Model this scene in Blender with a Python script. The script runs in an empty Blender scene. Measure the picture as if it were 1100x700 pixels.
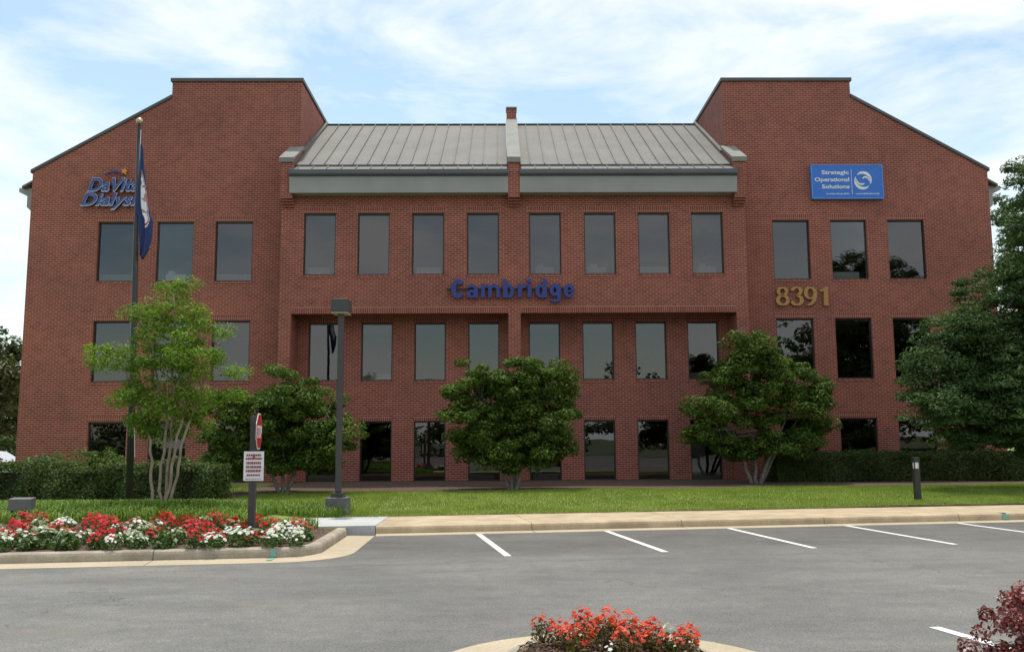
import bpy, math, random
import numpy as np
from mathutils import Vector, Matrix, Euler

SC = bpy.context.scene
COL = SC.collection
rng = np.random.default_rng(7)
random.seed(7)
R = math.radians

# ------------------------------------------------------------------ camera
cam_d = bpy.data.cameras.new('camera')
cam = bpy.data.objects.new('camera', cam_d)
COL.objects.link(cam)
cam_d.sensor_width = 36.0
cam_d.lens = 36.0 * 975.5 / 1100.0
cam_d.clip_start = 0.1
cam_d.clip_end = 4000
cam.matrix_world = (Matrix.Translation((-0.485, 0, 1.75)) @ Matrix.Rotation(R(-0.71), 4, 'Z')
                    @ Matrix.Rotation(R(90 + 7.185), 4, 'X') @ Matrix.Rotation(R(-0.328), 4, 'Z'))
SC.camera = cam

# ------------------------------------------------------------------ sky, sun, exposure
SUN_EL, SUN_AZ = 76.0, -14.0          # azimuth measured from +Y (behind the building) towards +X
w = bpy.data.worlds.new('World')
SC.world = w
w.use_nodes = True
nt = w.node_tree
nt.nodes.clear()
N = nt.nodes.new
out = N('ShaderNodeOutputWorld')
bg = N('ShaderNodeBackground')
sky = N('ShaderNodeTexSky')
sky.sky_type = 'NISHITA'
sky.sun_disc = False
sky.sun_elevation = R(SUN_EL)
sky.sun_rotation = R(SUN_AZ)
sky.air_density = 1.0
sky.dust_density = 1.2
sky.ozone_density = 1.0
tc = N('ShaderNodeTexCoord')
mp = N('ShaderNodeMapping')
mp.inputs['Scale'].default_value = (1.0, 1.0, 2.6)
mp.inputs['Location'].default_value = (0.35, 0.2, 0.1)
nz = N('ShaderNodeTexNoise')
nz.inputs['Scale'].default_value = 3.2
nz.inputs['Detail'].default_value = 9
nz.inputs['Roughness'].default_value = 0.58
nz.inputs['Distortion'].default_value = 0.35
rmp = N('ShaderNodeValToRGB')
rmp.color_ramp.elements[0].position = 0.39
rmp.color_ramp.elements[1].position = 0.60
# more cloud low and to the right, as over the building
sep = N('ShaderNodeSeparateXYZ')
madd = N('ShaderNodeMath'); madd.operation = 'MULTIPLY_ADD'
madd.inputs[1].default_value = 0.15
addn = N('ShaderNodeMath'); addn.operation = 'ADD'
mix = N('ShaderNodeMix'); mix.data_type = 'RGBA'
cloudc = (10.9, 11.2, 11.4, 1)
mix.inputs[7].default_value = cloudc
tint = N('ShaderNodeMix'); tint.data_type = 'RGBA'; tint.blend_type = 'MULTIPLY'
tint.inputs[0].default_value = 1.0
tint.inputs[7].default_value = (2.40, 2.36, 1.95, 1)      # hazy humid air: a paler, brighter blue
L = nt.links.new
L(tc.outputs['Generated'], mp.inputs['Vector'])
L(mp.outputs[0], nz.inputs['Vector'])
L(tc.outputs['Generated'], sep.inputs[0])
L(sep.outputs['X'], madd.inputs[0])
L(nz.outputs['Fac'], madd.inputs[2])
L(madd.outputs[0], rmp.inputs[0])
L(sky.outputs[0], tint.inputs[6])
L(rmp.outputs[0], mix.inputs[0])
L(tint.outputs[2], mix.inputs[6])
L(mix.outputs[2], bg.inputs['Color'])
bg.inputs['Strength'].default_value = 0.10
L(bg.outputs[0], out.inputs[0])

sd = bpy.data.lights.new('sun', 'SUN')
sd.energy = 3.2
sd.angle = R(2.5)
sd.color = (1.0, 0.955, 0.88)
sun = bpy.data.objects.new('sun', sd)
COL.objects.link(sun)
to_sun = Vector((math.sin(R(SUN_AZ)) * math.cos(R(SUN_EL)), math.cos(R(SUN_AZ)) * math.cos(R(SUN_EL)), math.sin(R(SUN_EL))))
sun.rotation_euler = to_sun.to_track_quat('Z', 'Y').to_euler()
sun.location = (0, 0, 60)

SC.view_settings.view_transform = 'Standard'
SC.view_settings.look = 'None'
SC.view_settings.exposure = 0.0
SC.view_settings.gamma = 1.0
SC.view_settings.use_curve_mapping = False
SC.render.engine = 'CYCLES'
SC.cycles.max_bounces = 7
SC.cycles.diffuse_bounces = 3
SC.cycles.transparent_max_bounces = 12

# ------------------------------------------------------------------ material helpers
def newmat(name):
    m = bpy.data.materials.new(name)
    m.use_nodes = True
    t = m.node_tree
    b = t.nodes['Principled BSDF']
    return m, t, b

def node(t, kind, **kw):
    n = t.nodes.new(kind)
    for k, v in kw.items():
        if k in n.inputs.keys() if isinstance(k, str) else False:
            n.inputs[k].default_value = v
        else:
            setattr(n, k, v)
    return n

def c4(c):
    return (c[0], c[1], c[2], 1)

def ramp(t, fac, stops):
    r = t.nodes.new('ShaderNodeValToRGB')
    e = r.color_ramp.elements
    while len(e) < len(stops):
        e.new(0.5)
    for i, (p, c) in enumerate(stops):
        e[i].position = p
        e[i].color = c4(c)
    t.links.new(fac, r.inputs[0])
    return r.outputs[0]

def noise(t, scale, detail=4, rough=0.55, vec=None, dist=0.0):
    n = t.nodes.new('ShaderNodeTexNoise')
    n.inputs['Scale'].default_value = scale
    n.inputs['Detail'].default_value = detail
    n.inputs['Roughness'].default_value = rough
    n.inputs['Distortion'].default_value = dist
    if vec is None:
        g = t.nodes.new('ShaderNodeTexCoord')
        vec = g.outputs['Object']
    t.links.new(vec, n.inputs['Vector'])
    return n.outputs['Fac']

def mixc(t, fac, a, b, mode='MIX'):
    m = t.nodes.new('ShaderNodeMix')
    m.data_type = 'RGBA'
    m.blend_type = mode
    for s, v in ((0, fac), (6, a), (7, b)):
        if hasattr(v, 'links') or hasattr(v, 'is_linked'):
            t.links.new(v, m.inputs[s])
        else:
            m.inputs[s].default_value = v if s == 0 else c4(v)
    return m.outputs[2]

def bump(t, b, h, strength, dist):
    n = t.nodes.new('ShaderNodeBump')
    n.inputs['Strength'].default_value = strength
    n.inputs['Distance'].default_value = dist
    t.links.new(h, n.inputs['Height'])
    t.links.new(n.outputs[0], b.inputs['Normal'])

def mottled(name, c1, c2, scale=3.0, rough=0.7, metal=0.0, bmp=0.0, detail=5, fine=None):
    m, t, b = newmat(name)
    f = noise(t, scale, detail)
    col = ramp(t, f, [(0.3, c1), (0.7, c2)])
    if fine:
        g = noise(t, fine, 3)
        col = mixc(t, 1.0, col, ramp(t, g, [(0.3, (.82, .82, .82)), (0.7, (1.12, 1.12, 1.12))]), 'MULTIPLY')
    t.links.new(col, b.inputs['Base Color'])
    b.inputs['Roughness'].default_value = rough
    b.inputs['Metallic'].default_value = metal
    if bmp:
        bump(t, b, f, 0.5, bmp)
    return m

def brick_mat(name, vertical=False):
    m, t, b = newmat(name)
    tcn = t.nodes.new('ShaderNodeTexCoord')
    sp = t.nodes.new('ShaderNodeSeparateXYZ')
    t.links.new(tcn.outputs['Object'], sp.inputs[0])
    ad = t.nodes.new('ShaderNodeMath'); ad.operation = 'ADD'
    t.links.new(sp.outputs['X'], ad.inputs[0]); t.links.new(sp.outputs['Y'], ad.inputs[1])
    cb = t.nodes.new('ShaderNodeCombineXYZ')
    if vertical:
        t.links.new(sp.outputs['Z'], cb.inputs[0]); t.links.new(ad.outputs[0], cb.inputs[1])
    else:
        t.links.new(ad.outputs[0], cb.inputs[0]); t.links.new(sp.outputs['Z'], cb.inputs[1])
    br = t.nodes.new('ShaderNodeTexBrick')
    t.links.new(cb.outputs[0], br.inputs['Vector'])
    br.inputs['Scale'].default_value = 1.0
    br.inputs['Brick Width'].default_value = 0.213 if not vertical else 0.23
    br.inputs['Row Height'].default_value = 0.077
    br.inputs['Mortar Size'].default_value = 0.0072
    br.inputs['Mortar Smooth'].default_value = 0.25
    br.inputs['Bias'].default_value = -0.1
    br.inputs['Color1'].default_value = (0.295, 0.075, 0.052, 1)
    br.inputs['Color2'].default_value = (0.195, 0.051, 0.037, 1)
    br.inputs['Mortar'].default_value = (0.50, 0.31, 0.235, 1)
    if vertical:
        br.offset = 0.0
    big = noise(t, 0.35, 5, 0.6)
    mid = noise(t, 2.6, 4, 0.6)
    col = mixc(t, 1.0, br.outputs['Color'], ramp(t, big, [(0.3, (.82, .83, .87)), (0.7, (1.14, 1.10, 1.06))]), 'MULTIPLY')
    col = mixc(t, 1.0, col, ramp(t, mid, [(0.3, (.90, .90, .90)), (0.7, (1.08, 1.08, 1.08))]), 'MULTIPLY')
    t.links.new(col, b.inputs['Base Color'])
    b.inputs['Roughness'].default_value = 0.86
    b.inputs['Specular IOR Level'].default_value = 0.3
    return m

def leaf_mat(name, c1, c2, c3, rough=0.45, trans=0.25, spec=0.4):
    m, t, b = newmat(name)
    g = t.nodes.new('ShaderNodeNewGeometry')
    col = ramp(t, g.outputs['Random Per Island'], [(0.0, c1), (0.55, c2), (1.0, c3)])
    big = noise(t, 0.9, 2)
    col = mixc(t, 1.0, col, ramp(t, big, [(0.35, (.82, .85, .82)), (0.65, (1.15, 1.12, 1.05))]), 'MULTIPLY')
    t.links.new(col, b.inputs['Base Color'])
    b.inputs['Roughness'].default_value = rough
    b.inputs['Specular IOR Level'].default_value = spec
    tr = t.nodes.new('ShaderNodeBsdfTranslucent')
    t.links.new(mixc(t, 1.0, col, (1.15, 1.3, 0.6), 'MULTIPLY'), tr.inputs['Color'])
    ms = t.nodes.new('ShaderNodeMixShader')
    ms.inputs[0].default_value = trans
    o = t.nodes['Material Output']
    t.links.new(b.outputs[0], ms.inputs[1]); t.links.new(tr.outputs[0], ms.inputs[2])
    t.links.new(ms.outputs[0], o.inputs[0])
    return m

def plain(name, col, rough=0.5, metal=0.0, spec=0.5):
    m, t, b = newmat(name)
    f = noise(t, 9.0, 4)
    cc = ramp(t, f, [(0.3, tuple(x * 0.9 for x in col)), (0.7, tuple(x * 1.08 for x in col))])
    t.links.new(cc, b.inputs['Base Color'])
    b.inputs['Roughness'].default_value = rough
    b.inputs['Metallic'].default_value = metal
    b.inputs['Specular IOR Level'].default_value = spec
    return m

M = {}
M['brick'] = brick_mat('red_brick')
M['soldier'] = brick_mat('red_brick_soldier_course', True)
M['frame'] = plain('dark_bronze_frame', (0.018, 0.016, 0.014), 0.4)
M['roof'] = mottled('weathered_metal_roof', (0.128, 0.125, 0.110), (0.175, 0.170, 0.150), 0.8, 0.72, 0.0, 0.0, 6, 14)
M['cap'] = mottled('weathered_metal_cap', (0.20, 0.197, 0.178), (0.26, 0.255, 0.23), 1.5, 0.75, 0, 0, 5, 18)
M['fascia'] = mottled('grey_fascia', (0.27, 0.27, 0.255), (0.33, 0.325, 0.31), 0.9, 0.5)
M['gutter'] = mottled('slate_gutter', (0.075, 0.085, 0.10), (0.10, 0.11, 0.125), 1.0, 0.4)
M['coping'] = mottled('dark_coping', (0.065, 0.065, 0.062), (0.10, 0.10, 0.095), 1.3, 0.5)
M['soffit'] = plain('dark_soffit', (0.06, 0.05, 0.045), 0.8)
M['interior'] = plain('interior_wall', (0.22, 0.21, 0.20), 0.9)
M['blind'] = plain('pale_ledge', (0.75, 0.74, 0.70), 0.8)

def glass_mat():
    m, t, b = newmat('tinted_window_glass')
    t.nodes.remove(b)
    o = t.nodes['Material Output']
    fr = t.nodes.new('ShaderNodeFresnel'); fr.inputs['IOR'].default_value = 1.9
    tr = t.nodes.new('ShaderNodeBsdfTransparent'); tr.inputs['Color'].default_value = (0.40, 0.42, 0.43, 1)
    gl = t.nodes.new('ShaderNodeBsdfGlossy'); gl.inputs['Roughness'].default_value = 0.0
    gl.inputs['Color'].default_value = (1.0, 0.965, 0.965, 1)
    f = noise(t, 0.55, 2)
    bp = t.nodes.new('ShaderNodeBump'); bp.inputs['Strength'].default_value = 0.12; bp.inputs['Distance'].default_value = 0.02
    t.links.new(f, bp.inputs['Height']); t.links.new(bp.outputs[0], gl.inputs['Normal'])
    ms = t.nodes.new('ShaderNodeMixShader')
    t.links.new(fr.outputs[0], ms.inputs[0]); t.links.new(tr.outputs[0], ms.inputs[1]); t.links.new(gl.outputs[0], ms.inputs[2])
    t.links.new(ms.outputs[0], o.inputs[0])
    return m
M['glass'] = glass_mat()

# ------------------------------------------------------------------ mesh helpers
class MB:
    def __init__(s):
        s.v, s.f, s.mi = [], [], []
    def add(s, verts, faces, mi=0):
        n = len(s.v)
        s.v += [tuple(p) for p in verts]
        s.f += [tuple(i + n for i in f) for f in faces]
        s.mi += [mi] * len(faces)
    def box(s, x0, x1, y0, y1, z0, z1, mi=0):
        v = [(x, y, z) for z in (z0, z1) for y in (y0, y1) for x in (x0, x1)]
        s.add(v, [(0, 2, 3, 1), (4, 5, 7, 6), (0, 1, 5, 4), (2, 6, 7, 3), (0, 4, 6, 2), (1, 3, 7, 5)], mi)
    def prism(s, poly, axis, a, b, mi=0):
        """closed 2D polygon extruded along an axis: 'x' -> poly in (y,z), 'y' -> (x,z), 'z' -> (x,y)"""
        def p3(q, t):
            return {'x': (t, q[0], q[1]), 'y': (q[0], t, q[1]), 'z': (q[0], q[1], t)}[axis]
        n = len(poly)
        v = [p3(q, a) for q in poly] + [p3(q, b) for q in poly]
        f = [tuple(range(n)), tuple(range(2 * n - 1, n - 1, -1))]
        f += [(i, i + n, (i + 1) % n + n, (i + 1) % n) for i in range(n)]
        s.add(v, f, mi)
    def tube(s, pts, rad, n=8, mi=0, cap=True):
        pts = [Vector(p) for p in pts]
        rings = []
        for i, p in enumerate(pts):
            d = (pts[min(i + 1, len(pts) - 1)] - pts[max(i - 1, 0)]).normalized()
            ref = Vector((0, 1, 0)) if abs(d.y) < 0.9 else Vector((1, 0, 0))
            a = d.cross(ref).normalized(); b = d.cross(a).normalized()
            r = rad[i] if hasattr(rad, '__len__') else rad
            rings.append([p + (a * math.cos(2 * math.pi * k / n) + b * math.sin(2 * math.pi * k / n)) * r for k in range(n)])
        v = [q for ring in rings for q in ring]
        f = []
        for i in range(len(rings) - 1):
            for k in range(n):
                f.append((i * n + k, i * n + (k + 1) % n, (i + 1) * n + (k + 1) % n, (i + 1) * n + k))
        if cap:
            f.append(tuple(range(n - 1, -1, -1))); f.append(tuple((len(rings) - 1) * n + k for k in range(n)))
        s.add(v, f, mi)
    def lathe(s, prof, c=(0, 0, 0), n=20, mi=0):
        v, f = [], []
        for r, z in prof:
            for k in range(n):
                a = 2 * math.pi * k / n
                v.append((c[0] + r * math.cos(a), c[1] + r * math.sin(a), c[2] + z))
        for i in range(len(prof) - 1):
            for k in range(n):
                f.append((i * n + k, i * n + (k + 1) % n, (i + 1) * n + (k + 1) % n, (i + 1) * n + k))
        f.append(tuple(range(n - 1, -1, -1))); f.append(tuple((len(prof) - 1) * n + k for k in range(n)))
        s.add(v, f, mi)
    def build(s, name, mats, parent=None, smooth=False, bevel=0.0, recalc=True, loc=None):
        me = bpy.data.meshes.new(name)
        me.from_pydata(s.v, [], s.f)
        if recalc:
            import bmesh
            bm = bmesh.new(); bm.from_mesh(me)
            bmesh.ops.recalc_face_normals(bm, faces=bm.faces)
            bm.to_mesh(me); bm.free()
        mats = mats if isinstance(mats, (list, tuple)) else [mats]
        for m in mats:
            me.materials.append(m)
        if len(mats) > 1 and len(me.polygons) == len(s.mi):
            me.polygons.foreach_set('material_index', s.mi)
        if smooth:
            me.polygons.foreach_set('use_smooth', [True] * len(me.polygons))
        o = bpy.data.objects.new(name, me)
        COL.objects.link(o)
        if parent:
            o.parent = parent
        if loc:
            o.location = loc
        if bevel:
            md = o.modifiers.new('bevel', 'BEVEL'); md.width = bevel; md.segments = 2; md.limit_method = 'ANGLE'
        return o

def raw_mesh(name, V, F, mat, parent=None, smooth=False):
    """V (n,3), F (m,k) numpy arrays -> object"""
    me = bpy.data.meshes.new(name)
    V = np.asarray(V, np.float32); F = np.asarray(F, np.int32)
    m, k = F.shape
    me.vertices.add(len(V)); me.vertices.foreach_set('co', V.ravel())
    me.loops.add(m * k); me.loops.foreach_set('vertex_index', F.ravel())
    me.polygons.add(m); me.polygons.foreach_set('loop_start', np.arange(0, m * k, k, dtype=np.int32))
    me.update(calc_edges=True)
    for x in (mat if isinstance(mat, (list, tuple)) else [mat]):
        me.materials.append(x)
    if smooth:
        me.polygons.foreach_set('use_smooth', np.ones(m, bool))
    o = bpy.data.objects.new(name, me)
    COL.objects.link(o)
    if parent:
        o.parent = parent
    return o

def thing(name, label, cat, loc=(0, 0, 0), rz=0.0, group=None):
    o = bpy.data.objects.new(name, None)
    o.empty_display_size = 0.2
    COL.objects.link(o)
    o.location = loc; o.rotation_euler = (0, 0, rz)
    return tag(o, label, cat, group)

def tag(o, label, cat, group=None, kind=None):
    o['label'] = label; o['category'] = cat
    if group: o['group'] = group
    if kind: o['kind'] = kind
    return o

def struct(o):
    o['kind'] = 'structure'
    return o

def copy_tree(o, parent=None):
    c = o.copy(); COL.objects.link(c)
    if parent:
        c.parent = parent
    for ch in list(o.children):
        copy_tree(ch, c)
    return c

def sstep(a, b, x):
    t = np.clip((x - a) / (b - a), 0, 1)
    return t * t * (3 - 2 * t)

# ------------------------------------------------------------------ terrain
KS = 0.15                                             # slope of the kerb line in plan
def kerb_y(x):  return 17.62 + KS * (x + 2.9)         # front of the main kerb
def walk_y(x):  return kerb_y(x) + 2.12               # back of the pavement
def isl_y(x):   return 14.13 + 0.125 * (x + 3.86)     # front of the flower-bed kerb

def T(x, y):
    x = np.asarray(x, float); y = np.asarray(y, float)
    z = 0.15 + 0.17 * sstep(20.0, 26.5, y)
    z = z + 0.25 * np.exp(-((y - 18.6) / 2.4) ** 2) * sstep(-4.2, -6.6, x)
    z = z + 0.012 * np.sin(1.3 * x + .4 * y) * np.cos(.9 * y)  * sstep(20, 22, y)
    z = z + 0.6 * sstep(45, 90, y) - 0.33 * sstep(-16.6, -18.5, x) * sstep(28, 34, y)
    return z

def sheet(name, mat, x0, x1, nx, yf, yb, ny, dz=0.0):
    xs = np.linspace(x0, x1, nx)
    V = np.zeros((nx, ny, 3))
    tt = np.linspace(0, 1, ny)
    for i, x in enumerate(xs):
        a, b = yf(x), yb(x)
        ys = a + (b - a) * tt
        V[i, :, 0] = x; V[i, :, 1] = ys; V[i, :, 2] = T(x, ys) + dz
    idx = np.arange(nx * ny).reshape(nx, ny)
    F = np.stack([idx[:-1, :-1], idx[1:, :-1], idx[1:, 1:], idx[:-1, 1:]], -1).reshape(-1, 4)
    return struct(raw_mesh(name, V.reshape(-1, 3), F, mat, smooth=True))

# asphalt
def asphalt_mat():
    m, t, b = newmat('worn_asphalt')
    g = t.nodes.new('ShaderNodeTexCoord')
    mpn = t.nodes.new('ShaderNodeMapping')
    mpn.inputs['Rotation'].default_value = (0, 0, R(-8.5))
    mpn.inputs['Scale'].default_value = (0.40, 1.0, 1.0)
    t.links.new(g.outputs['Object'], mpn.inputs[0])
    streak = noise(t, 1.6, 6, 0.6, mpn.outputs[0], 0.4)
    big = noise(t, 0.28, 4, 0.55)
    grain = noise(t, 48, 3, 0.75)
    grain2 = noise(t, 18, 3, 0.6)
    col = ramp(t, streak, [(0.28, (0.140, 0.138, 0.130)), (0.5, (0.170, 0.168, 0.158)), (0.75, (0.199, 0.196, 0.184))])
    col = mixc(t, 1.0, col, ramp(t, big, [(0.3, (.80, .80, .80)), (0.7, (1.14, 1.13, 1.11))]), 'MULTIPLY')
    col = mixc(t, 1.0, col, ramp(t, grain, [(0.3, (.48, .48, .48)), (0.7, (1.52, 1.52, 1.52))]), 'MULTIPLY')
    col = mixc(t, 1.0, col, ramp(t, grain2, [(0.3, (.92, .92, .92)), (0.7, (1.08, 1.08, 1.08))]), 'MULTIPLY')
    # older, darker surface in the parking bays next to the kerb
    sp = t.nodes.new('ShaderNodeSeparateXYZ'); t.links.new(g.outputs['Object'], sp.inputs[0])
    ma = t.nodes.new('ShaderNodeMath'); ma.operation = 'MULTIPLY_ADD'
    t.links.new(sp.outputs['X'], ma.inputs[0]); ma.inputs[1].default_value = -KS
    t.links.new(sp.outputs['Y'], ma.inputs[2])
    wob = t.nodes.new('ShaderNodeMath'); wob.operation = 'MULTIPLY_ADD'
    t.links.new(noise(t, 0.8, 3), wob.inputs[0]); wob.inputs[1].default_value = 1.0; t.links.new(ma.outputs[0], wob.inputs[2])
    mr = t.nodes.new('ShaderNodeMapRange'); mr.inputs['From Min'].default_value = 14.2; mr.inputs['From Max'].default_value = 15.6
    t.links.new(wob.outputs[0], mr.inputs['Value'])
    col = mixc(t, mr.outputs[0], col, mixc(t, 1.0, col, (0.79, 0.775, 0.755), 'MULTIPLY'))
    # dark aggregate and tar specks
    vs = t.nodes.new('ShaderNodeTexVoronoi'); vs.inputs['Scale'].default_value = 7.0; vs.inputs['Randomness'].default_value = 1.0
    t.links.new(g.outputs['Object'], vs.inputs['Vector'])
    col = mixc(t, ramp(t, vs.outputs['Distance'], [(0.0, (.75, .75, .75)), (0.09, (0, 0, 0))]), col, (0.075, 0.070, 0.064))
    md = noise(t, 5.0, 5, 0.7)
    col = mixc(t, 1.0, col, ramp(t, md, [(0.3, (.86, .86, .86)), (0.7, (1.12, 1.11, 1.09))]), 'MULTIPLY')
    # paving seam between the bays and the lane
    sm = t.nodes.new('ShaderNodeMath'); sm.operation = 'SUBTRACT'; sm.inputs[1].default_value = 13.75
    wob2 = t.nodes.new('ShaderNodeMath'); wob2.operation = 'MULTIPLY_ADD'; wob2.inputs[1].default_value = .35
    t.links.new(noise(t, 1.1, 5), wob2.inputs[0]); t.links.new(ma.outputs[0], wob2.inputs[2])
    t.links.new(wob2.outputs[0], sm.inputs[0])
    ab = t.nodes.new('ShaderNodeMath'); ab.operation = 'ABSOLUTE'; t.links.new(sm.outputs[0], ab.inputs[0])
    seam = ramp(t, ab.outputs[0], [(0.0, (1, 1, 1)), (0.07, (0, 0, 0))])
    brk = ramp(t, noise(t, 0.6, 4), [(0.42, (0, 0, 0)), (0.6, (.6, .6, .6))])
    col = mixc(t, mixc(t, 1.0, seam, brk, 'MULTIPLY'), col, (0.085, 0.08, 0.074))
    # stain patches and hair cracks
    st = noise(t, 0.75, 3, 0.6, mpn.outputs[0])
    col = mixc(t, ramp(t, st, [(0.62, (0, 0, 0)), (0.72, (.55, .55, .55))]), col, (0.20, 0.180, 0.145))
    vo = t.nodes.new('ShaderNodeTexVoronoi'); vo.feature = 'DISTANCE_TO_EDGE'; vo.inputs['Scale'].default_value = 0.33
    wv = t.nodes.new('ShaderNodeVectorMath'); wv.operation = 'ADD'
    wn = t.nodes.new('ShaderNodeTexNoise'); wn.inputs['Scale'].default_value = 1.7; wn.inputs['Detail'].default_value = 5
    sc2 = t.nodes.new('ShaderNodeVectorMath'); sc2.operation = 'SCALE'; sc2.inputs['Scale'].default_value = 1.3
    t.links.new(g.outputs['Object'], wn.inputs['Vector']); t.links.new(wn.outputs['Color'], sc2.inputs[0])
    t.links.new(g.outputs['Object'], wv.inputs[0]); t.links.new(sc2.outputs[0], wv.inputs[1])
    t.links.new(wv.outputs[0], vo.inputs['Vector'])
    crack = ramp(t, vo.outputs['Distance'], [(0.0, (1, 1, 1)), (0.006, (0, 0, 0))])
    gate = ramp(t, noise(t, 0.25, 2), [(0.52, (0, 0, 0)), (0.6, (.6, .6, .6))])
    col = mixc(t, mixc(t, 1.0, crack, gate, 'MULTIPLY'), col, (0.05, 0.05, 0.05))
    t.links.new(col, b.inputs['Base Color'])
    b.inputs['Roughness'].default_value = 0.88
    b.inputs['Specular IOR Level'].default_value = 0.3
    bump(t, b, grain, 0.35, 0.006)
    return m
M['asphalt'] = asphalt_mat()
M['far_ground'] = mottled('far_ground', (0.05, 0.075, 0.025), (0.09, 0.11, 0.04), 0.05, 0.9)
M['concrete_tan'] = mottled('tan_kerb_concrete', (0.37, 0.285, 0.180), (0.58, 0.455, 0.295), 2.2, 0.85, 0, 0.002, 6, 40)
M['kerb_grey'] = mottled('weathered_kerb_concrete', (0.27, 0.235, 0.18), (0.47, 0.405, 0.31), 2.4, 0.88, 0, 0.003, 6, 40)
M['gutter_tan'] = mottled('tan_gutter_concrete', (0.42, 0.345, 0.235), (0.52, 0.43, 0.30), 0.8, 0.85, 0, 0.002, 6, 40)
M['concrete_grey'] = mottled('pale_grey_concrete', (0.44, 0.44, 0.43), (0.53, 0.53, 0.52), 1.2, 0.85, 0, 0.001, 5, 40)
M['white_paint'] = mottled('white_road_paint', (0.70, 0.70, 0.68), (0.82, 0.82, 0.80), 6, 0.7, 0, 0, 6, 60)
M['teal_paint'] = plain('teal_spray_paint', (0.20, 0.42, 0.34), 0.8)
M['mulch'] = mottled('brown_mulch', (0.055, 0.032, 0.020), (0.16, 0.10, 0.068), 14, 0.95, 0, 0.05, 6, 45)
M['lawn_soil'] = mottled('lawn_base', (0.18, 0.22, 0.05), (0.24, 0.275, 0.075), 1.2, 0.9, 0, 0.01, 6, 30)

g = MB(); g.add([(-1500, -1500, -0.03), (1500, -1500, -0.03), (1500, 2500, -0.03), (-1500, 2500, -0.03)], [(0, 1, 2, 3)])
struct(g.build('ground', M['far_ground']))
g = MB(); g.add([(-90, -40, 0), (90, -40, 0), (90, kerb_y(90) + .1, 0), (-2.9, kerb_y(-2.9) + .1, 0), (-90, kerb_y(-2.9) + .1, 0)], [(0, 1, 2, 3, 4)])
struct(g.build('parking_lot', M['asphalt']))

# kerbs: a profile swept along a plan path, cut at its joints
def sweep(mb, path, prof, joint=None, gap=0.012):
    P = [np.array(p, float) for p in path]
    S = [0.0]
    for a, b in zip(P[:-1], P[1:]): S.append(S[-1] + np.linalg.norm(b - a))
    def at(s):
        for i in range(len(S) - 1):
            if s <= S[i + 1] + 1e-9:
                k = (s - S[i]) / max(S[i + 1] - S[i], 1e-9); return P[i] + (P[i + 1] - P[i]) * k
        return P[-1]
    def nrm(s):
        d = at(min(s + .12, S[-1])) - at(max(s - .12, 0)); d /= np.linalg.norm(d)
        return np.array([-d[1], d[0]])
    cuts = [0.0, S[-1]]
    if joint:
        k = joint[0]
        cuts = [0.0]
        while k < S[-1]:
            cuts.append(k); k += joint[1]
        cuts.append(S[-1])
    for a, b in zip(cuts[:-1], cuts[1:]):
        a2, b2 = a + gap / 2, b - gap / 2
        ss = sorted({a2, b2} | {s for s in S if a2 < s < b2} | set(np.arange(a2, b2, 1.0)))
        n = len(prof)
        v = []
        for s in ss:
            p, q = at(s), nrm(s)
            v += [(p[0] + q[0] * o, p[1] + q[1] * o, z) for o, z in prof]
        f = []
        for i in range(len(ss) - 1):
            for k in range(n):
                f.append((i * n + k, i * n + (k + 1) % n, (i + 1) * n + (k + 1) % n, (i + 1) * n + k))
        f.append(tuple(range(n))); f.append(tuple((len(ss) - 1) * n + k for k in range(n)))
        mb.add(v, f)

xa, xb = -2.88, 60.0
main_path = [(x, kerb_y(x)) for x in np.linspace(xa, xb, 40)]
pav = MB()
sweep(pav, main_path, [(0, -.05), (0.005, .10), (0.02, .135), (0.06, .152), (2.10, .158), (2.10, -.05)], (3.02, 3.06))
struct(pav.build('pavement', M['concrete_tan']))
gut = MB()
sweep(gut, main_path, [(-0.36, -.03), (-0.36, .004), (-0.02, .012), (-.02, -.03)], (3.02, 3.06))
# bed kerb: front run, rounded corner, return to the main kerb
isl_path = [(x, isl_y(x)) for x in np.linspace(-40, -4.1, 30)]
cc = (-4.02, 14.78)
isl_path += [(cc[0] + .68 * math.sin(a), cc[1] - .68 * math.cos(a)) for a in np.linspace(0.15, math.pi / 2 * .98, 8)]
isl_path += [(-3.35, 15.6), (-3.37, 17.3)]
kb = MB()
sweep(kb, isl_path, [(0, -.05), (0.005, .10), (0.02, .135), (0.05, .155), (0.17, .157), (0.19, .12), (0.19, -.05)], (1.37, 3.02))
struct(kb.build('bed_kerb', M['kerb_grey']))
sweep(gut, isl_path, [(-0.52, -.03), (-0.52, .005), (-0.015, .014), (-.015, -.03)], (1.37, 3.02))
struct(gut.build('gutter_pan', M['gutter_tan']))
# pale newer slab at the corner of the pavement
s = MB()
s.prism([(-5.3, 17.30), (-2.89, 17.625), (-2.89, 19.70), (-5.3, 19.4)], 'z', -.05, 0.166)
struct(s.build('pavement_slab', M['concrete_grey']))
# survey paint on the kerb faces
tp = MB()
tp.box(-3.98, -3.90, 14.085, 14.105, .03, .14); tp.box(-3.97, -3.90, 13.80, 14.08, .016, .0185)
tp.box(10.18, 10.33, kerb_y(10.2) - .012, kerb_y(10.2) - .004, .03, .13); tp.box(10.2, 10.3, kerb_y(10.2) + .03, kerb_y(10.2) + .2, .160, .163)
struct(tp.build('kerb_paint_mark', M['teal_paint']))

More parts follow.
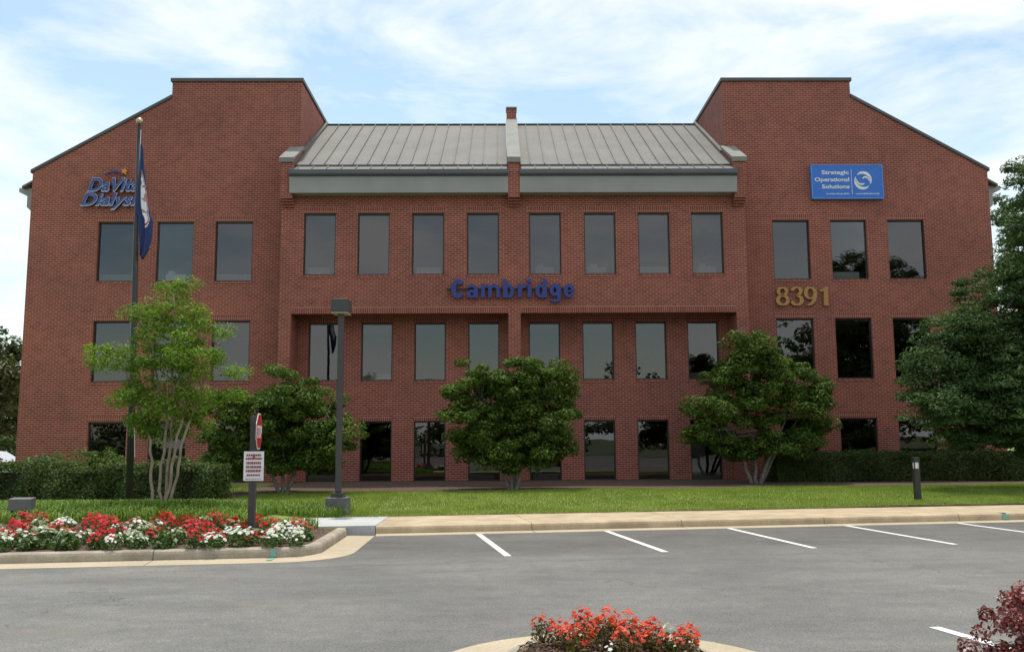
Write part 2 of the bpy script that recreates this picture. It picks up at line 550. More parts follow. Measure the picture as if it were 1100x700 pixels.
# parking lines
d = np.array([0.158, -0.987]); d /= np.linalg.norm(d); n_ = np.array([-d[1], d[0]])
first = None
for k in range(-0, 8):
    x = -0.95 + 2.475 * k
    p0 = np.array([x, kerb_y(x) - 0.22 - .0 * k]); p1 = p0 + d * 3.55
    ln = MB(); h = .055
    ln.add([(*(p0 - n_ * h), .0045), (*(p0 + n_ * h), .0045), (*(p1 + n_ * h), .0045), (*(p1 - n_ * h), .0045)], [(0, 1, 2, 3)])
    struct(ln.build('parking_line', M['white_paint']))
ln = MB(); p0 = np.array([3.555, 8.72]); p1 = p0 + np.array([0.22, -1.0]) * 2.2
ln.add([(p0[0] - .06, p0[1] - .01, .0045), (p0[0] + .05, p0[1] + .01, .0045), (p1[0] + .05, p1[1], .0045), (p1[0] - .06, p1[1], .0045)], [(0, 1, 2, 3)])
struct(ln.build('parking_line', M['white_paint']))

# lawn and mulch
def lawn_front(x):
    return walk_y(x) - .03 if x > -3.0 else (19.45 if x > -5.4 else 13.6)
sheet('lawn', M['lawn_soil'], -3.4, 60, 90, lambda x: max(walk_y(x) - .03, 0), lambda x: 90, 60)
sheet('lawn', M['lawn_soil'], -60, -3.4, 90, lambda x: isl_y(x) + .12 if x < -4.6 else isl_y(-4.6) + .12 + (x + 4.6) * 1.3, lambda x: 90, 120, -0.012)
sheet('lawn_edge', M['mulch'], -3.0, 40, 90, lambda x: walk_y(x) + .001, lambda x: walk_y(x) + .10 + .03 * math.sin(x * 7.3), 3, .016)
def bed_front(x):
    return 26.3 + 0.10 * (x + 4.3) + .25 * math.sin(x * .9) if x > -7.5 else 22.6
sheet('mulch_bed', M['mulch'], -8.2, 24, 80, bed_front, lambda x: 33.2, 24, 0.012)
sheet('flower_bed', M['mulch'], -40, -3.50, 120, lambda x: isl_y(x) + .17 if x < -4.0 else isl_y(-4.0) + .17 + (x + 4.0) * 1.0, lambda x: 17.3, 16, 0.004)

# ------------------------------------------------------------------ the brick building
B = thing('office_building', 'three storey red brick office building with a grey metal roof between two towers', 'building')
def part(mb, name, mat, parent=None, **kw):
    return mb.build(name, mat, parent or B, **kw)

def wall(mb, x0, x1, z0, z1, yf, yb, holes):
    """wall slab with real openings"""
    xs = sorted({x0, x1} | {h[0] for h in holes if x0 < h[0] < x1} | {h[1] for h in holes if x0 < h[1] < x1})
    zs = sorted({z0, z1} | {h[2] for h in holes if z0 < h[2] < z1} | {h[3] for h in holes if z0 < h[3] < z1})
    def solid(i, j):
        if i < 0 or j < 0 or i >= len(xs) - 1 or j >= len(zs) - 1: return False
        cx, cz = (xs[i] + xs[i + 1]) / 2, (zs[j] + zs[j + 1]) / 2
        return not any(h[0] < cx < h[1] and h[2] < cz < h[3] for h in holes)
    for i in range(len(xs) - 1):
        for j in range(len(zs) - 1):
            if not solid(i, j): continue
            a, b, c, e = xs[i], xs[i + 1], zs[j], zs[j + 1]
            mb.add([(a, yf, c), (b, yf, c), (b, yf, e), (a, yf, e)], [(0, 1, 2, 3)])
            mb.add([(a, yb, c), (b, yb, c), (b, yb, e), (a, yb, e)], [(3, 2, 1, 0)])
            if not solid(i - 1, j): mb.add([(a, yf, c), (a, yf, e), (a, yb, e), (a, yb, c)], [(0, 1, 2, 3)])
            if not solid(i + 1, j): mb.add([(b, yf, c), (b, yb, c), (b, yb, e), (b, yf, e)], [(0, 1, 2, 3)])
            if not solid(i, j - 1): mb.add([(a, yf, c), (a, yb, c), (b, yb, c), (b, yf, c)], [(0, 1, 2, 3)])
            if not solid(i, j + 1): mb.add([(a, yf, e), (b, yf, e), (b, yb, e), (a, yb, e)], [(0, 1, 2, 3)])

YW, YB = 33.0, 31.8          # wing / recess plane, bay plane
floors = [(0.31, 2.49), (3.93, 6.15), (7.61, 9.85)]
wing_x = [(9.644, 11.018), (11.819, 13.168), (13.955, 15.338)]
bay_x = [(0.54, 1.68), (2.50, 3.64), (4.44, 5.58), (6.36, 7.50)]
win = []                      # x0,x1,z0,z1,y
for sgn in (-1, 1):
    for a, b in wing_x:
        for z0, z1 in floors:
            win.append((min(sgn * a, sgn * b), max(sgn * a, sgn * b), z0, z1, YW))
    for a, b in bay_x:
        for k, (z0, z1) in enumerate(floors):
            zz = (z0, 2.47) if k == 0 else ((z0, 6.05) if k == 1 else (z0, z1))
            win.append((min(sgn * a, sgn * b), max(sgn * a, sgn * b), *zz, YB if k == 2 else YW))
hw = [(a, b, c, e) for a, b, c, e, y in win if y == YW]
hb = [(a, b, c, e) for a, b, c, e, y in win if y == YB]

m = MB(); wall(m, -17.86, 17.86, -0.3, 7.0, YW, YW + .3, hw)
part(m, 'wall', M['brick'])
for sgn in (-1, 1):
    m = MB()
    a, b = sorted((sgn * 7.96, sgn * 17.86))
    wall(m, a, b, 7.0, 11.5, YW, YW + .3, hw)
    poly = [(7.96, 11.5), (17.86, 11.5), (17.86, 11.74), (12.83, 14.60), (12.83, 15.24), (7.96, 15.24)]
    m.prism([(sgn * x, z) for x, z in poly], 'y', YW, YW + .3)
    a, b = sorted((sgn * 7.96, sgn * 8.3)); m.box(a, b, YW + .3, 46, 7.0, 15.24)
    a, b = sorted((sgn * 12.5, sgn * 12.83)); m.box(a, b, YW + .3, 46, 11.2, 15.24)
    a, b = sorted((sgn * 17.56, sgn * 17.86)); m.box(a, b, YW + .3, 52, -.3, 11.5)
    part(m, 'tower', M['brick'])
    c = MB()
    a, b = sorted((sgn * 7.90, sgn * 12.89)); c.box(a, b, YW - .06, YW + .36, 15.243, 15.37)
    a, b = sorted((sgn * 7.90, sgn * 8.36)); c.box(a, b, YW + .36, 46, 15.243, 15.37)
    a, b = sorted((sgn * 12.47, sgn * 12.89)); c.box(a, b, YW + .36, 46, 15.243, 15.37)
    c.prism([(sgn * x, z) for x, z in [(12.835, 14.61), (17.93, 11.71), (17.93, 11.83), (12.835, 14.73)]], 'y', YW - .05, YW + .36)
    part(c, 'coping', M['coping'])
    rf = MB()
    rf.prism([(sgn * x, z) for x, z in [(12.83, 14.40), (18.4, 11.23), (18.4, 11.31), (12.83, 14.50)]], 'y', YW + .30, 52)
    a, b = sorted((sgn * 8.3, sgn * 12.5)); rf.box(a, b, YW + .3, 46, 14.7, 14.8)
    part(rf, 'metal_roof', M['roof'])
    ev = MB()
    ev.prism([(sgn * x, z) for x, z in [(17.865, 10.40), (18.12, 10.40), (18.28, 10.55), (18.28, 11.02), (18.60, 11.13), (18.60, 11.28), (17.865, 11.28)]], 'y', YW + .5, 52)
    part(ev, 'eave', M['fascia'])

# bay
m = MB()
wall(m, -8.3, 8.3, 6.22, 10.05, YB, YB + .3, hb)
wall(m, -7.86, 7.86, 10.05, 11.15, YB, YB + .3, [])
for sgn in (-1, 1):
    a, b = sorted((sgn * 8.0, sgn * 8.3)); m.box(a, b, YB + .3, YW, 6.22, 10.05)
part(m, 'bay_wall', M['brick'])
for sgn in (-1, 1):
    m = MB()
    a, b = sorted((sgn * 7.88, sgn * 8.3)); m.box(a, b, YB, YW, -.3, 6.22)
    a2, b2 = sorted((sgn * 7.875, sgn * 8.305)); m.box(a2, b2, YB - .012, YB, 6.02, 6.17)
    part(m, 'pier', M['brick'])
    m = MB()
    a, b = sorted((sgn * 7.86, sgn * 8.28))
    m.prism([(33.0, 10.05), (31.8, 10.05), (31.72, 10.05), (31.72, 10.13), (31.62, 10.13), (31.62, 10.21), (31.5, 10.21), (31.5, 10.29), (31.40, 10.29), (31.40, 11.70), (33.0, 12.62)], 'x', a, b)
    part(m, 'parapet', M['brick'])
    m = MB()
    a, b = sorted((sgn * 7.80, sgn * 8.34))
    m.prism([(31.34, 11.60), (31.37, 11.60), (31.37, 11.69), (32.995, 12.625), (32.995, 12.71), (31.34, 11.77)], 'x', a, b)
    part(m, 'parapet_cap', M['cap'])
m = MB()
m.box(-.22, .22, YB, YB + .44, -.3, 6.22)
part(m, 'pier', M['brick'])
m = MB()
m.prism([(31.795, 10.05), (31.72, 10.05), (31.72, 10.13), (31.62, 10.13), (31.62, 10.21), (31.5, 10.21), (31.5, 10.29), (31.30, 10.29), (31.30, 11.66), (37.05, 15.18), (37.05, 15.70), (37.6, 15.70), (37.6, 11.2), (31.795, 11.2)], 'x', -.205, .205)
part(m, 'fin_wall', M['brick'])
m = MB()
m.prism([(31.24, 11.55), (31.27, 11.55), (31.27, 11.655), (37.04, 15.187), (37.04, 15.26), (31.24, 11.74)], 'x', -.235, .235)
m.box(-.23, .23, 37.02, 37.63, 15.703, 15.77)
part(m, 'fin_cap', M['cap'])
# soldier course and soffit over the recess
for a, b in ((-7.88, -.22), (.22, 7.88)):
    m = MB(); m.box(a, b, YB - .004, YB + .002, 6.222, 6.445); part(m, 'soldier_course', M['soldier'])
m = MB(); m.box(-7.99, 7.99, YB + .3, YW, 6.80, 6.95); part(m, 'soffit', M['soffit'])

# main roof, two fields
sl = (15.06 - 11.30) / (37.4 - 31.3)
for sgn in (-1, 1):
    r = MB()
    def rz_(y): return 11.30 + sl * (y - 31.3)
    a, b = sorted((sgn * .24, sgn * 7.95))
    r.prism([(31.72, rz_(31.72) - .02), (37.4, 15.04), (37.4, 15.11), (31.72, rz_(31.72) + .055)], 'x', a, b)
    r.prism([(37.4, 15.04), (45, 11.0), (45, 11.07), (37.4, 15.11)], 'x', a, b)
    r.prism([(31.28, 11.27), (31.80, rz_(31.80) - .05), (31.80, rz_(31.80) - .02), (31.28, 11.31)], 'x', a, b)
    x = .24 + .36
    while x < 7.9:
        xx = sgn * x
        r.prism([(31.72, rz_(31.72) + .056), (37.38, 15.10), (37.38, 15.155), (31.72, rz_(31.72) + .11)], 'x', xx - .014, xx + .014)
        r.prism([(31.30, 11.312), (31.70, rz_(31.70) - .012), (31.70, rz_(31.70) + .03), (31.30, 11.355)], 'x', xx + .16 - .014, xx + .16 + .014)
        x += .517
    # flashing against the tower
    a2, b2 = sorted((sgn * 7.945, sgn * 7.80)); r.prism([(33.0, rz_(33.0) + .06), (37.4, 15.12), (37.4, 15.24), (33.0, rz_(33) + .19)], 'x', a2, b2)
    part(r, 'metal_roof', M['roof'])
    k = MB(); k.prism([(31.70, rz_(31.70) + .005), (31.715, rz_(31.70) + .005), (31.715, rz_(31.70) + .05), (31.70, rz_(31.7) + .05)], 'x', a, b)
    part(k, 'roof_edge', M['coping'])
    k = MB(); k.prism([(37.30, 15.115), (37.5, 15.115), (37.5, 15.135), (37.30, 15.135)], 'x', a, b)
    part(k, 'ridge_strip', M['coping'])
    a, b = sorted((sgn * .21, sgn * 7.93))
    k = MB(); k.prism([(31.28, 11.04), (31.17, 11.07), (31.13, 11.12), (31.13, 11.26), (31.16, 11.265), (31.28, 11.262)], 'x', a, b)
    part(k, 'gutter', M['gutter'])
    k = MB(); k.prism([(31.30, 10.46), (31.33, 10.46), (31.33, 11.20), (31.27, 11.20), (31.27, 10.98)], 'x', a, b)
    k.box(a, b, 31.33, 31.8, 10.47, 10.5)
    part(k, 'fascia', M['fascia'])

# interior shell
m = MB()
for z in (-.02, 3.35, 7.05): m.box(-17.5, 17.5, YW + .31, 43, z, z + .12)
m.box(-17.5, 17.5, 42.0, 42.2, 0.1, 11)
for z in (2.9, 6.6, 10.2): m.box(-17.5, 17.5, YW + .31, 42, z, z + .05)
for x in (-8.6, -2.2, 4.1, 8.6): m.box(x - .06, x + .06, YW + .32, 42, .1, 10.2)
part(m, 'interior', M['interior'])

# windows: each with frame, pane, lintel, sill
blind_h = {2: .0}
wid = 0
for a, b, z0, z1, y in win:
    e = bpy.data.objects.new('window', None); COL.objects.link(e); e.parent = B; e.empty_display_size = .1
    e.location = ((a + b) / 2, y, z0)
    hw2, hh = (b - a) / 2, z1 - z0
    f = MB(); t_ = .045; ry0, ry1 = .10, .17
    f.box(-hw2 + .001, -hw2 + t_, ry0, ry1, .001, hh - .001); f.box(hw2 - t_, hw2 - .001, ry0, ry1, .001, hh - .001)
    f.box(-hw2 + t_, hw2 - t_, ry0, ry1, .001, t_); f.box(-hw2 + t_, hw2 - t_, ry0, ry1, hh - t_ * 1.3, hh - .001)
    f.build('frame', M['frame'], e)
    p = MB()
    p.add([(-hw2 + t_ - .005, .135, t_ - .005), (hw2 - t_ + .005, .135, t_ - .005), (hw2 - t_ + .005, .135, hh - t_ * 1.3 + .005), (-hw2 + t_ - .005, .135, hh - t_ * 1.3 + .005)], [(0, 1, 2, 3)])
    po = p.build('pane', M['glass'], e)
    jt = random.Random(wid)
    po.rotation_euler = (R(jt.uniform(-.25, .25)), 0, R(jt.uniform(-.3, .3)))
    s = MB(); s.box(-hw2 - .03, hw2 + .03, -.025, .10, -.085, -.003)
    so = s.build('sill', M['brick'], e)
    if not (y == YW and abs(a + b) / 2 < 8):
        s = MB(); s.box(-hw2 - .06, hw2 + .06, -.005, .001, hh + .004, hh + .225)
    else:
        s = MB(); s.box(-hw2 - .03, hw2 + .03, -.005, .001, hh + .004, hh + .15)
    s.build('lintel', M['soldier'], e)
    # some windows show a pale ledge, papers or blinds low behind the glass
    has = {  # key: (rounded centre x, storey) -> (height, x from, x to)
    }
    storey = 0 if z0 < 3 else (1 if z0 < 7 else 2)
    cx = (a + b) / 2
    if storey == 2:
        hgt = .20 if jt.random() < .8 else 0
    elif storey == 1:
        hgt = .16 if jt.random() < .45 else 0
    else:
        hgt = .14 if jt.random() < .4 else 0
    if hgt:
        q = MB(); full = jt.random() < .5
        x0 = -hw2 + .05 if full else -hw2 + jt.uniform(.05, .4); x1 = hw2 - .05 if full else hw2 - jt.uniform(.05, .35)
        q.box(x0, x1, .21, .5, .0, hgt + .10)
        if jt.random() < .6: q.box(x0 + .08, x0 + .08 + jt.uniform(.12, .3), .26, .45, hgt + .1, hgt + jt.uniform(.14, .24))
        q.build('ledge', M['blind'], e)
    wid += 1
# white door leaf standing behind the glass at the right end of the recess
q = MB(); q.box(6.42, 6.92, YW + .185, YW + .20, .33, 2.2); part(q, 'door', M['blind'])

# ------------------------------------------------------------------ lettering
M['blue_face'] = plain('blue_letter_face', (0.012, 0.030, 0.22), 0.35)
M['blue_face2'] = plain('dark_blue_letter_face', (0.045, 0.075, 0.30), 0.35)
M['letter_side'] = plain('dark_letter_return', (0.02, 0.02, 0.03), 0.5)
M['trim_white'] = plain('pale_letter_trim', (0.60, 0.66, 0.80), 0.4)
M['gold'] = plain('gold_numeral', (0.44, 0.235, 0.065), 0.45, 0.1)
M['sign_blue'] = plain('sign_blue', (0.018, 0.16, 0.60), 0.35)
M['sign_edge'] = plain('sign_edge_blue', (0.10, 0.30, 0.75), 0.35)
M['white_face'] = plain('white_sign_face', (0.80, 0.80, 0.80), 0.45)
M['orange_star'] = plain('orange_star', (0.70, 0.30, 0.03), 0.4)

def text(name, body, mats, parent, x0, x1, z0, zcap, y, depth, bold=0.0, shear=0.0, align='fit', spacing=1.0, fat=(0,)):
    """front-facing raised lettering fitted to a width and a cap height"""
    cu = bpy.data.curves.new(name, 'FONT')
    cu.body = body; cu.size = 1.0; cu.offset = bold; cu.shear = shear; cu.space_character = spacing
    cu.extrude = 0.5; cu.resolution_u = 4
    o = bpy.data.objects.new(name, cu); COL.objects.link(o)
    dg = bpy.context.evaluated_depsgraph_get()
    me = bpy.data.meshes.new_from_object(o.evaluated_get(dg))
    COL.objects.unlink(o); bpy.data.objects.remove(o)
    if len(fat) > 1:
        import bmesh
        bm = bmesh.new()
        for i, dx in enumerate(fat):
            t0 = len(bm.verts); bm.from_mesh(me); bm.verts.ensure_lookup_table()
            for v_ in bm.verts[t0:]:
                v_.co.x += dx; v_.co.z *= 1 + .01 * i
        bm.to_mesh(me); bm.free()
    co = np.zeros(len(me.vertices) * 3, np.float32); me.vertices.foreach_get('co', co); co = co.reshape(-1, 3)
    xmin, xmax = co[:, 0].min(), co[:, 0].max()
    cap = 0.729 + bold
    sx = (x1 - x0) / (xmax - xmin); sz = (zcap - z0) / cap
    new = np.stack([x0 + (co[:, 0] - xmin) * sx, y - (co[:, 2] + .5) * depth, z0 + co[:, 1] * sz], 1)
    me.vertices.foreach_set('co', new.astype(np.float32).ravel())
    me.name = name
    me.materials.clear()
    for mm in mats: me.materials.append(mm)
    me.update()
    if len(mats) > 1:
        for p in me.polygons:
            p.material_index = 0 if abs(p.normal.y) > .8 else 1
    ob = bpy.data.objects.new(name, me); COL.objects.link(ob); ob.parent = parent
    return ob

# "Cambridge": nine heavy condensed letters cut by hand
PI = math.pi
def stroke(mb, pts, y0, y1):
    """ribbon of (x, z, half thickness)"""
    P = [Vector((p[0], p[1])) for p in pts]
    Lp, Rp = [], []
    for i, p in enumerate(P):
        dd = (P[min(i + 1, len(P) - 1)] - P[max(i - 1, 0)])
        dd.normalize(); nn = Vector((-dd.y, dd.x)) * pts[i][2]
        Lp.append(p + nn); Rp.append(p - nn)
    v, f = [], []
    n = len(P)
    for i in range(n):
        v += [(Lp[i].x, y0, Lp[i].y), (Rp[i].x, y0, Rp[i].y), (Lp[i].x, y1, Lp[i].y), (Rp[i].x, y1, Rp[i].y)]
    for i in range(n - 1):
        a, b = 4 * i, 4 * i + 4
        f += [(a, b, b + 1, a + 1), (a + 2, a + 3, b + 3, b + 2), (a, a + 2, b + 2, b), (a + 1, b + 1, b + 3, a + 3)]
    f += [(0, 1, 3, 2), (4 * n - 4, 4 * n - 2, 4 * n - 1, 4 * n - 3)]
    mb.add(v, f)
def oval(cx, cz, rx, rz, a0, a1, thin, thick, n=22):
    o = []
    for i in range(n + 1):
        a = a0 + (a1 - a0) * i / n
        o.append((cx + rx * math.cos(a), cz + rz * math.sin(a), thin + (thick - thin) * abs(math.cos(a)) ** 1.2))
    return o
def CAMBRIDGE(S):
    Y0, Y1, X = -.20, -.08, .475          # faces, x-height
    D = lambda k: (Y0 - .0015 * k, Y1 - .0015 * k)
    def stem(m, x0, x1, z0, z1, k=1): m.prism([(x0, z0), (x1, z0), (x1, z1), (x0, z1)], 'y', *D(k))
    def bowl(m, x0, x1, z0, z1, k=0, a0=0, a1=2 * PI, t1=.056, t2=.068):
        stroke(m, oval((x0 + x1) / 2, (z0 + z1) / 2, (x1 - x0) / 2 - t2, (z1 - z0) / 2 - t1, a0, a1, t1, t2), *D(k))
    out = []
    m = MB(); bowl(m, 0, .49, -.01, .66, 0, R(38), R(322), .068, .088); out.append((m, .00))
    m = MB(); bowl(m, 0, .33, -.01, .29, 0, 0, 2 * PI, .048, .062); stem(m, .255, .385, 0, .34)
    stroke(m, [(.035, .345, .035), (.08, .40, .05), (.17, .425, .056), (.26, .40, .062), (.320, .33, .064)], *D(2)); out.append((m, .565))
    m = MB(); stem(m, 0, .13, 0, X); 
    stroke(m, [(.08, .33, .04), (.14, .41, .058), (.22, .42, .062), (.29, .37, .064), (.315, .28, .064), (.315, 0, .064)], *D(2))
    stroke(m, [(.33, .33, .04), (.39, .41, .058), (.49, .42, .062), (.57, .37, .064), (.60, .28, .064), (.60, 0, .064)], *D(3)); out.append((m, 1.06))
    m = MB(); stem(m, 0, .132, 0, .68); bowl(m, .02, .40, -.01, X + .01, 2); out.append((m, 1.83))
    m = MB(); stem(m, 0, .132, 0, X); stroke(m, [(.09, .30, .05), (.14, .39, .065), (.21, .42, .068), (.29, .41, .066)], *D(2)); out.append((m, 2.36))
    m = MB(); stem(m, 0, .135, 0, X); stem(m, 0, .135, .54, .68); out.append((m, 2.70))
    m = MB(); stem(m, .27, .402, 0, .68); bowl(m, 0, .385, -.01, X + .01, 2); out.append((m, 2.975))
    m = MB(); bowl(m, 0, .37, .05, X + .01, 2); stem(m, .265, .395, -.04, X)
    stroke(m, [(.328, -.02, .063), (.30, -.09, .058), (.20, -.125, .052), (.10, -.115, .048), (.03, -.07, .035)], *D(3)); out.append((m, 3.475))
    m = MB(); bowl(m, 0, .40, -.01, X + .01, 0, R(-38), R(-360), .056, .068); stem(m, .09, .36, .195, .265, 2); out.append((m, 3.97))
    for mb_, ox in out:
        mb_.build('letter', [M['blue_face']], S, loc=(-2.235 + ox, 0, 0))

S = thing('letter_sign', 'heavy dark blue raised letters reading Cambridge above the recessed entrance', 'sign', (0, YB, 6.74))
CAMBRIDGE(S)
m = MB(); m.box(-2.4, 2.1, -.075, -.02, .30, .36); m.build('raceway', M['letter_side'], S)

# "DaVita Dialysis"
S = thing('letter_sign', 'two lines of slanted blue raised letters with a small orange star on the left tower', 'sign', (0, YW, 0))
for k, (t_, x0, x1, z0, z1) in enumerate((('DaVita', -15.72, -13.86, 11.00, 11.50), ('Dialysis', -15.95, -13.62, 10.46, 10.92))):
    text('letter_trim', t_, [M['trim_white'], M['letter_side']], S, x0 - .03, x1 + .03, z0 - .025, z1 + .02, -.06, .09, bold=.038, shear=.32, spacing=1.02)
    text('lettering', t_, [M['blue_face2'], M['letter_side']], S, x0, x1, z0, z1, -.145, .03, bold=.014, shear=.32, spacing=1.03)
m = MB(); cx, cz = -14.44, 11.74
m.prism([(cx + (.15 if i % 2 == 0 else .06) * math.sin(i * math.pi / 5 + .2), cz + (.15 if i % 2 == 0 else .06) * math.cos(i * math.pi / 5 + .2)) for i in range(10)], 'y', -.12, -.03)
m.build('star', M['orange_star'], S)
m = MB()
arc = [(-15.15 + .75 * k / 10, 11.60 + .18 * math.sin(k / 10 * math.pi)) for k in range(11)]
m.prism(arc + [(x, z - .055 * math.sin(i / 10 * math.pi)) for i, (x, z) in reversed(list(enumerate(arc)))], 'y', -.12, -.04)
m.build('swoosh', M['blue_face2'], S)
m = MB(); m.box(-15.6, -13.8, -.055, -.012, 11.12, 11.22); m.box(-15.8, -13.7, -.055, -.012, 10.56, 10.66); m.build('raceway', M['letter_side'], S)

# "8391": gold serif numerals cut by hand
S = thing('address_number', 'gold raised numerals 8391 on the right tower', 'house number', (9.64, YW, 6.585))
PI = math.pi
digits = []
dg_ = MB(); stroke(dg_, oval(.25, .535, .155, .135, 0, 2 * PI, .028, .062), -.11, -.03); stroke(dg_, oval(.25, .205, .185, .165, 0, 2 * PI, .030, .072), -.11, -.03); digits.append((dg_, 0))
dg_ = MB(); stroke(dg_, oval(.23, .545, .15, .135, PI * .88, -PI * .5, .028, .066), -.11, -.03); stroke(dg_, oval(.22, .205, .185, .17, PI * .5, -PI * .85, .028, .074), -.11, -.03)
dg_.prism([(.07 + .06 * math.cos(a), .60 + .055 * math.sin(a)) for a in np.linspace(0, 2 * PI, 12)[:-1]], 'y', -.109, -.03); dg_.prism([(.06 + .062 * math.cos(a), .135 + .055 * math.sin(a)) for a in np.linspace(0, 2 * PI, 12)[:-1]], 'y', -.109, -.03); digits.append((dg_, .545))
dg_ = MB(); stroke(dg_, oval(.25, .47, .175, .205, 0, 2 * PI, .028, .07), -.11, -.03); stroke(dg_, [(.425, .47, .07), (.42, .33, .072), (.37, .19, .066), (.27, .08, .05), (.12, .015, .028)], -.111, -.031); digits.append((dg_, 1.03))
dg_ = MB(); dg_.prism([(.24, .0), (.40, .0), (.40, .69), (.34, .69), (.10, .56), (.12, .51), (.24, .545)], 'y', -.11, -.03); digits.append((dg_, 1.53))
for mb_, ox in digits:
    mb_.build('digit', M['gold'], S, loc=(ox, 0, .02))

# blue tenant panel
S = thing('wall_sign', 'blue rectangular panel reading Strategic Operational Solutions with a white ring emblem', 'sign', (11.17, YW, 10.645))
W_, H_ = 2.62, 1.235
m = MB(); m.box(0, W_, -.16, -.01, 0, H_); m.build('panel', M['sign_blue'], S)
m = MB()
m.box(-.035, W_ + .035, -.175, -.012, -.035, -.001); m.box(-.035, W_ + .035, -.175, -.012, H_ + .001, H_ + .035)
m.box(-.035, -.001, -.175, -.012, -.001, H_ + .001); m.box(W_ + .001, W_ + .035, -.175, -.012, -.001, H_ + .001)
m.build('border', M['sign_edge'], S)
for t_, x0, z0, cap in (('Strategic', .36, .91, .155), ('Operational', .09, .635, .155), ('Solutions', .35, .365, .155)):
    text('lettering', t_, [M['white_face']], S, x0, 1.385, z0, z0 + cap, -.161, .006, bold=.022)
m = MB(); m.box(1.465, 1.483, -.167, -.161, .13, 1.10); m.build('divider', M['trim_white'], S)
m = MB(); ecx, ecz = 1.90, .665
def crescent(a0, a1, r0, wmax, n=20, ox=0, oz=0):
    return [(ecx + ox + r0 * math.cos(a0 + (a1 - a0) * i / n), ecz + oz + r0 * math.sin(a0 + (a1 - a0) * i / n), .008 + wmax * math.sin(PI * min(1, (i / n) ** .8))) for i in range(n + 1)]
stroke(m, crescent(R(135), R(-30), .30, .045), -.169, -.161)
m.build('emblem_arc', M['white_face'], S); m = MB()
stroke(m, crescent(R(-45), R(-210), .30, .045), -.169, -.161)
m.build('emblem_arc', M['white_face'], S); m = MB()
stroke(m, [(ecx - .01, ecz + .07, .02), (ecx + .05, ecz + .13, .032), (ecx + .14, ecz + .13, .034), (ecx + .21, ecz + .06, .028), (ecx + .25, ecz - .05, .012)], -.1695, -.161)
m.build('emblem_wave', M['white_face'], S); m = MB()
stroke(m, [(ecx + .05, ecz - .12, .02), (ecx - .05, ecz - .15, .034), (ecx - .15, ecz - .13, .034), (ecx - .22, ecz - .05, .028), (ecx - .25, ecz + .06, .012)], -.1695, -.161)
m.build('emblem_wave', M['white_face'], S)
m = MB(); rr = random.Random(3)
for x0, x1 in ((.50, 1.37), (1.60, 2.50)):
    x = x0
    while x < x1:
        l = rr.uniform(.02, .05); m.box(x, min(x + l, x1), -.166, -.161, .135, .175 + rr.uniform(-.01, .01)); x += l + .014
m.build('small_print', M['trim_white'], S)

# ------------------------------------------------------------------ flag poles
M['pole'] = plain('dark_bronze_pole', (0.045, 0.042, 0.040), 0.4, 0.3)
M['ball'] = plain('gold_ball', (0.55, 0.47, 0.30), 0.3, 0.6)
def flagpole(x, y, label, top=9.0, lean=-.17):
    S = thing('flagpole', label, 'flagpole', (x, y, float(T(x, y)) - .02))
    m = MB(); m.lathe([(.15, 0), (.16, .03), (.13, .06), (.085, .08), (.085, .12)], n=16); m.build('base_collar', M['pole'], S)
    m = MB(); m.tube([(0, 0, .03), (lean * .3, 0, 3), (lean * .7, 0, 6), (lean, 0, top)], [.078, .072, .06, .048], 14); m.build('pole', M['pole'], S, smooth=True)
    m = MB(); m.tube([(lean + .05, -.02, top - .1), (lean + .075, -.02, 4), (.09, -.02, 1.2)], .008, 6); m.build('halyard', M['white_face'], S)
    m = MB(); m.lathe([(.04, 0), (.05, .05), (.03, .08)], (lean, 0, top - .02), 12); m.build('truck', M['pole'], S)
    m = MB(); m.lathe([(.078 * math.sin(a), -.078 * math.cos(a)) for a in np.linspace(.05, PI - .05, 10)], (lean, 0, top + .13), 16); m.build('finial', M['ball'], S, smooth=True)
    return S

def flag_mat(kind):
    m, t, b = newmat('flag_' + kind)
    uv = t.nodes.new('ShaderNodeUVMap'); sp = t.nodes.new('ShaderNodeSeparateXYZ'); t.links.new(uv.outputs[0], sp.inputs[0])
    def cmp_(op, a, v):
        n = t.nodes.new('ShaderNodeMath'); n.operation = op
        t.links.new(a, n.inputs[0])
        if hasattr(v, 'links') or hasattr(v, 'is_linked'): t.links.new(v, n.inputs[1])
        else: n.inputs[1].default_value = v
        return n.outputs[0]
    if kind == 'blue':
        dx = cmp_('SUBTRACT', sp.outputs['X'], .66); dy = cmp_('SUBTRACT', sp.outputs['Y'], .52)
        dy = cmp_('MULTIPLY', dy, .85)
        r2 = t.nodes.new('ShaderNodeMath'); r2.operation = 'POWER'; 
        rr_ = cmp_('ADD', cmp_('MULTIPLY', dx, dx), cmp_('MULTIPLY', dy, dy))
        ins = cmp_('LESS_THAN', rr_, .045)
        ring = cmp_('MULTIPLY', cmp_('GREATER_THAN', rr_, .033), cmp_('LESS_THAN', rr_, .041))
        fig = ramp(t, noise(t, 7.0, 3), [(0.52, (.72, .72, .72)), (0.56, (.20, .22, .25)), (0.66, (.45, .25, .2))])
        col = mixc(t, ins, (0.016, 0.034, 0.125), fig)
        col = mixc(t, ring, col, (.40, .10, .09))
    else:
        st = t.nodes.new('ShaderNodeMath'); st.operation = 'MULTIPLY'; st.inputs[1].default_value = 6.5; t.links.new(sp.outputs['Y'], st.inputs[0])
        fr_ = cmp_('GREATER_THAN', cmp_('FRACT', st.outputs[0], 0), .5)
        col = mixc(t, fr_, (.35, .02, .03), (.7, .7, .7))
        can = cmp_('MULTIPLY', cmp_('LESS_THAN', sp.outputs['X'], .4), cmp_('GREATER_THAN', sp.outputs['Y'], .46))
        col = mixc(t, can, col, (.02, .03, .12))
    t.links.new(col, b.inputs['Base Color']); b.inputs['Roughness'].default_value = .8
    return m

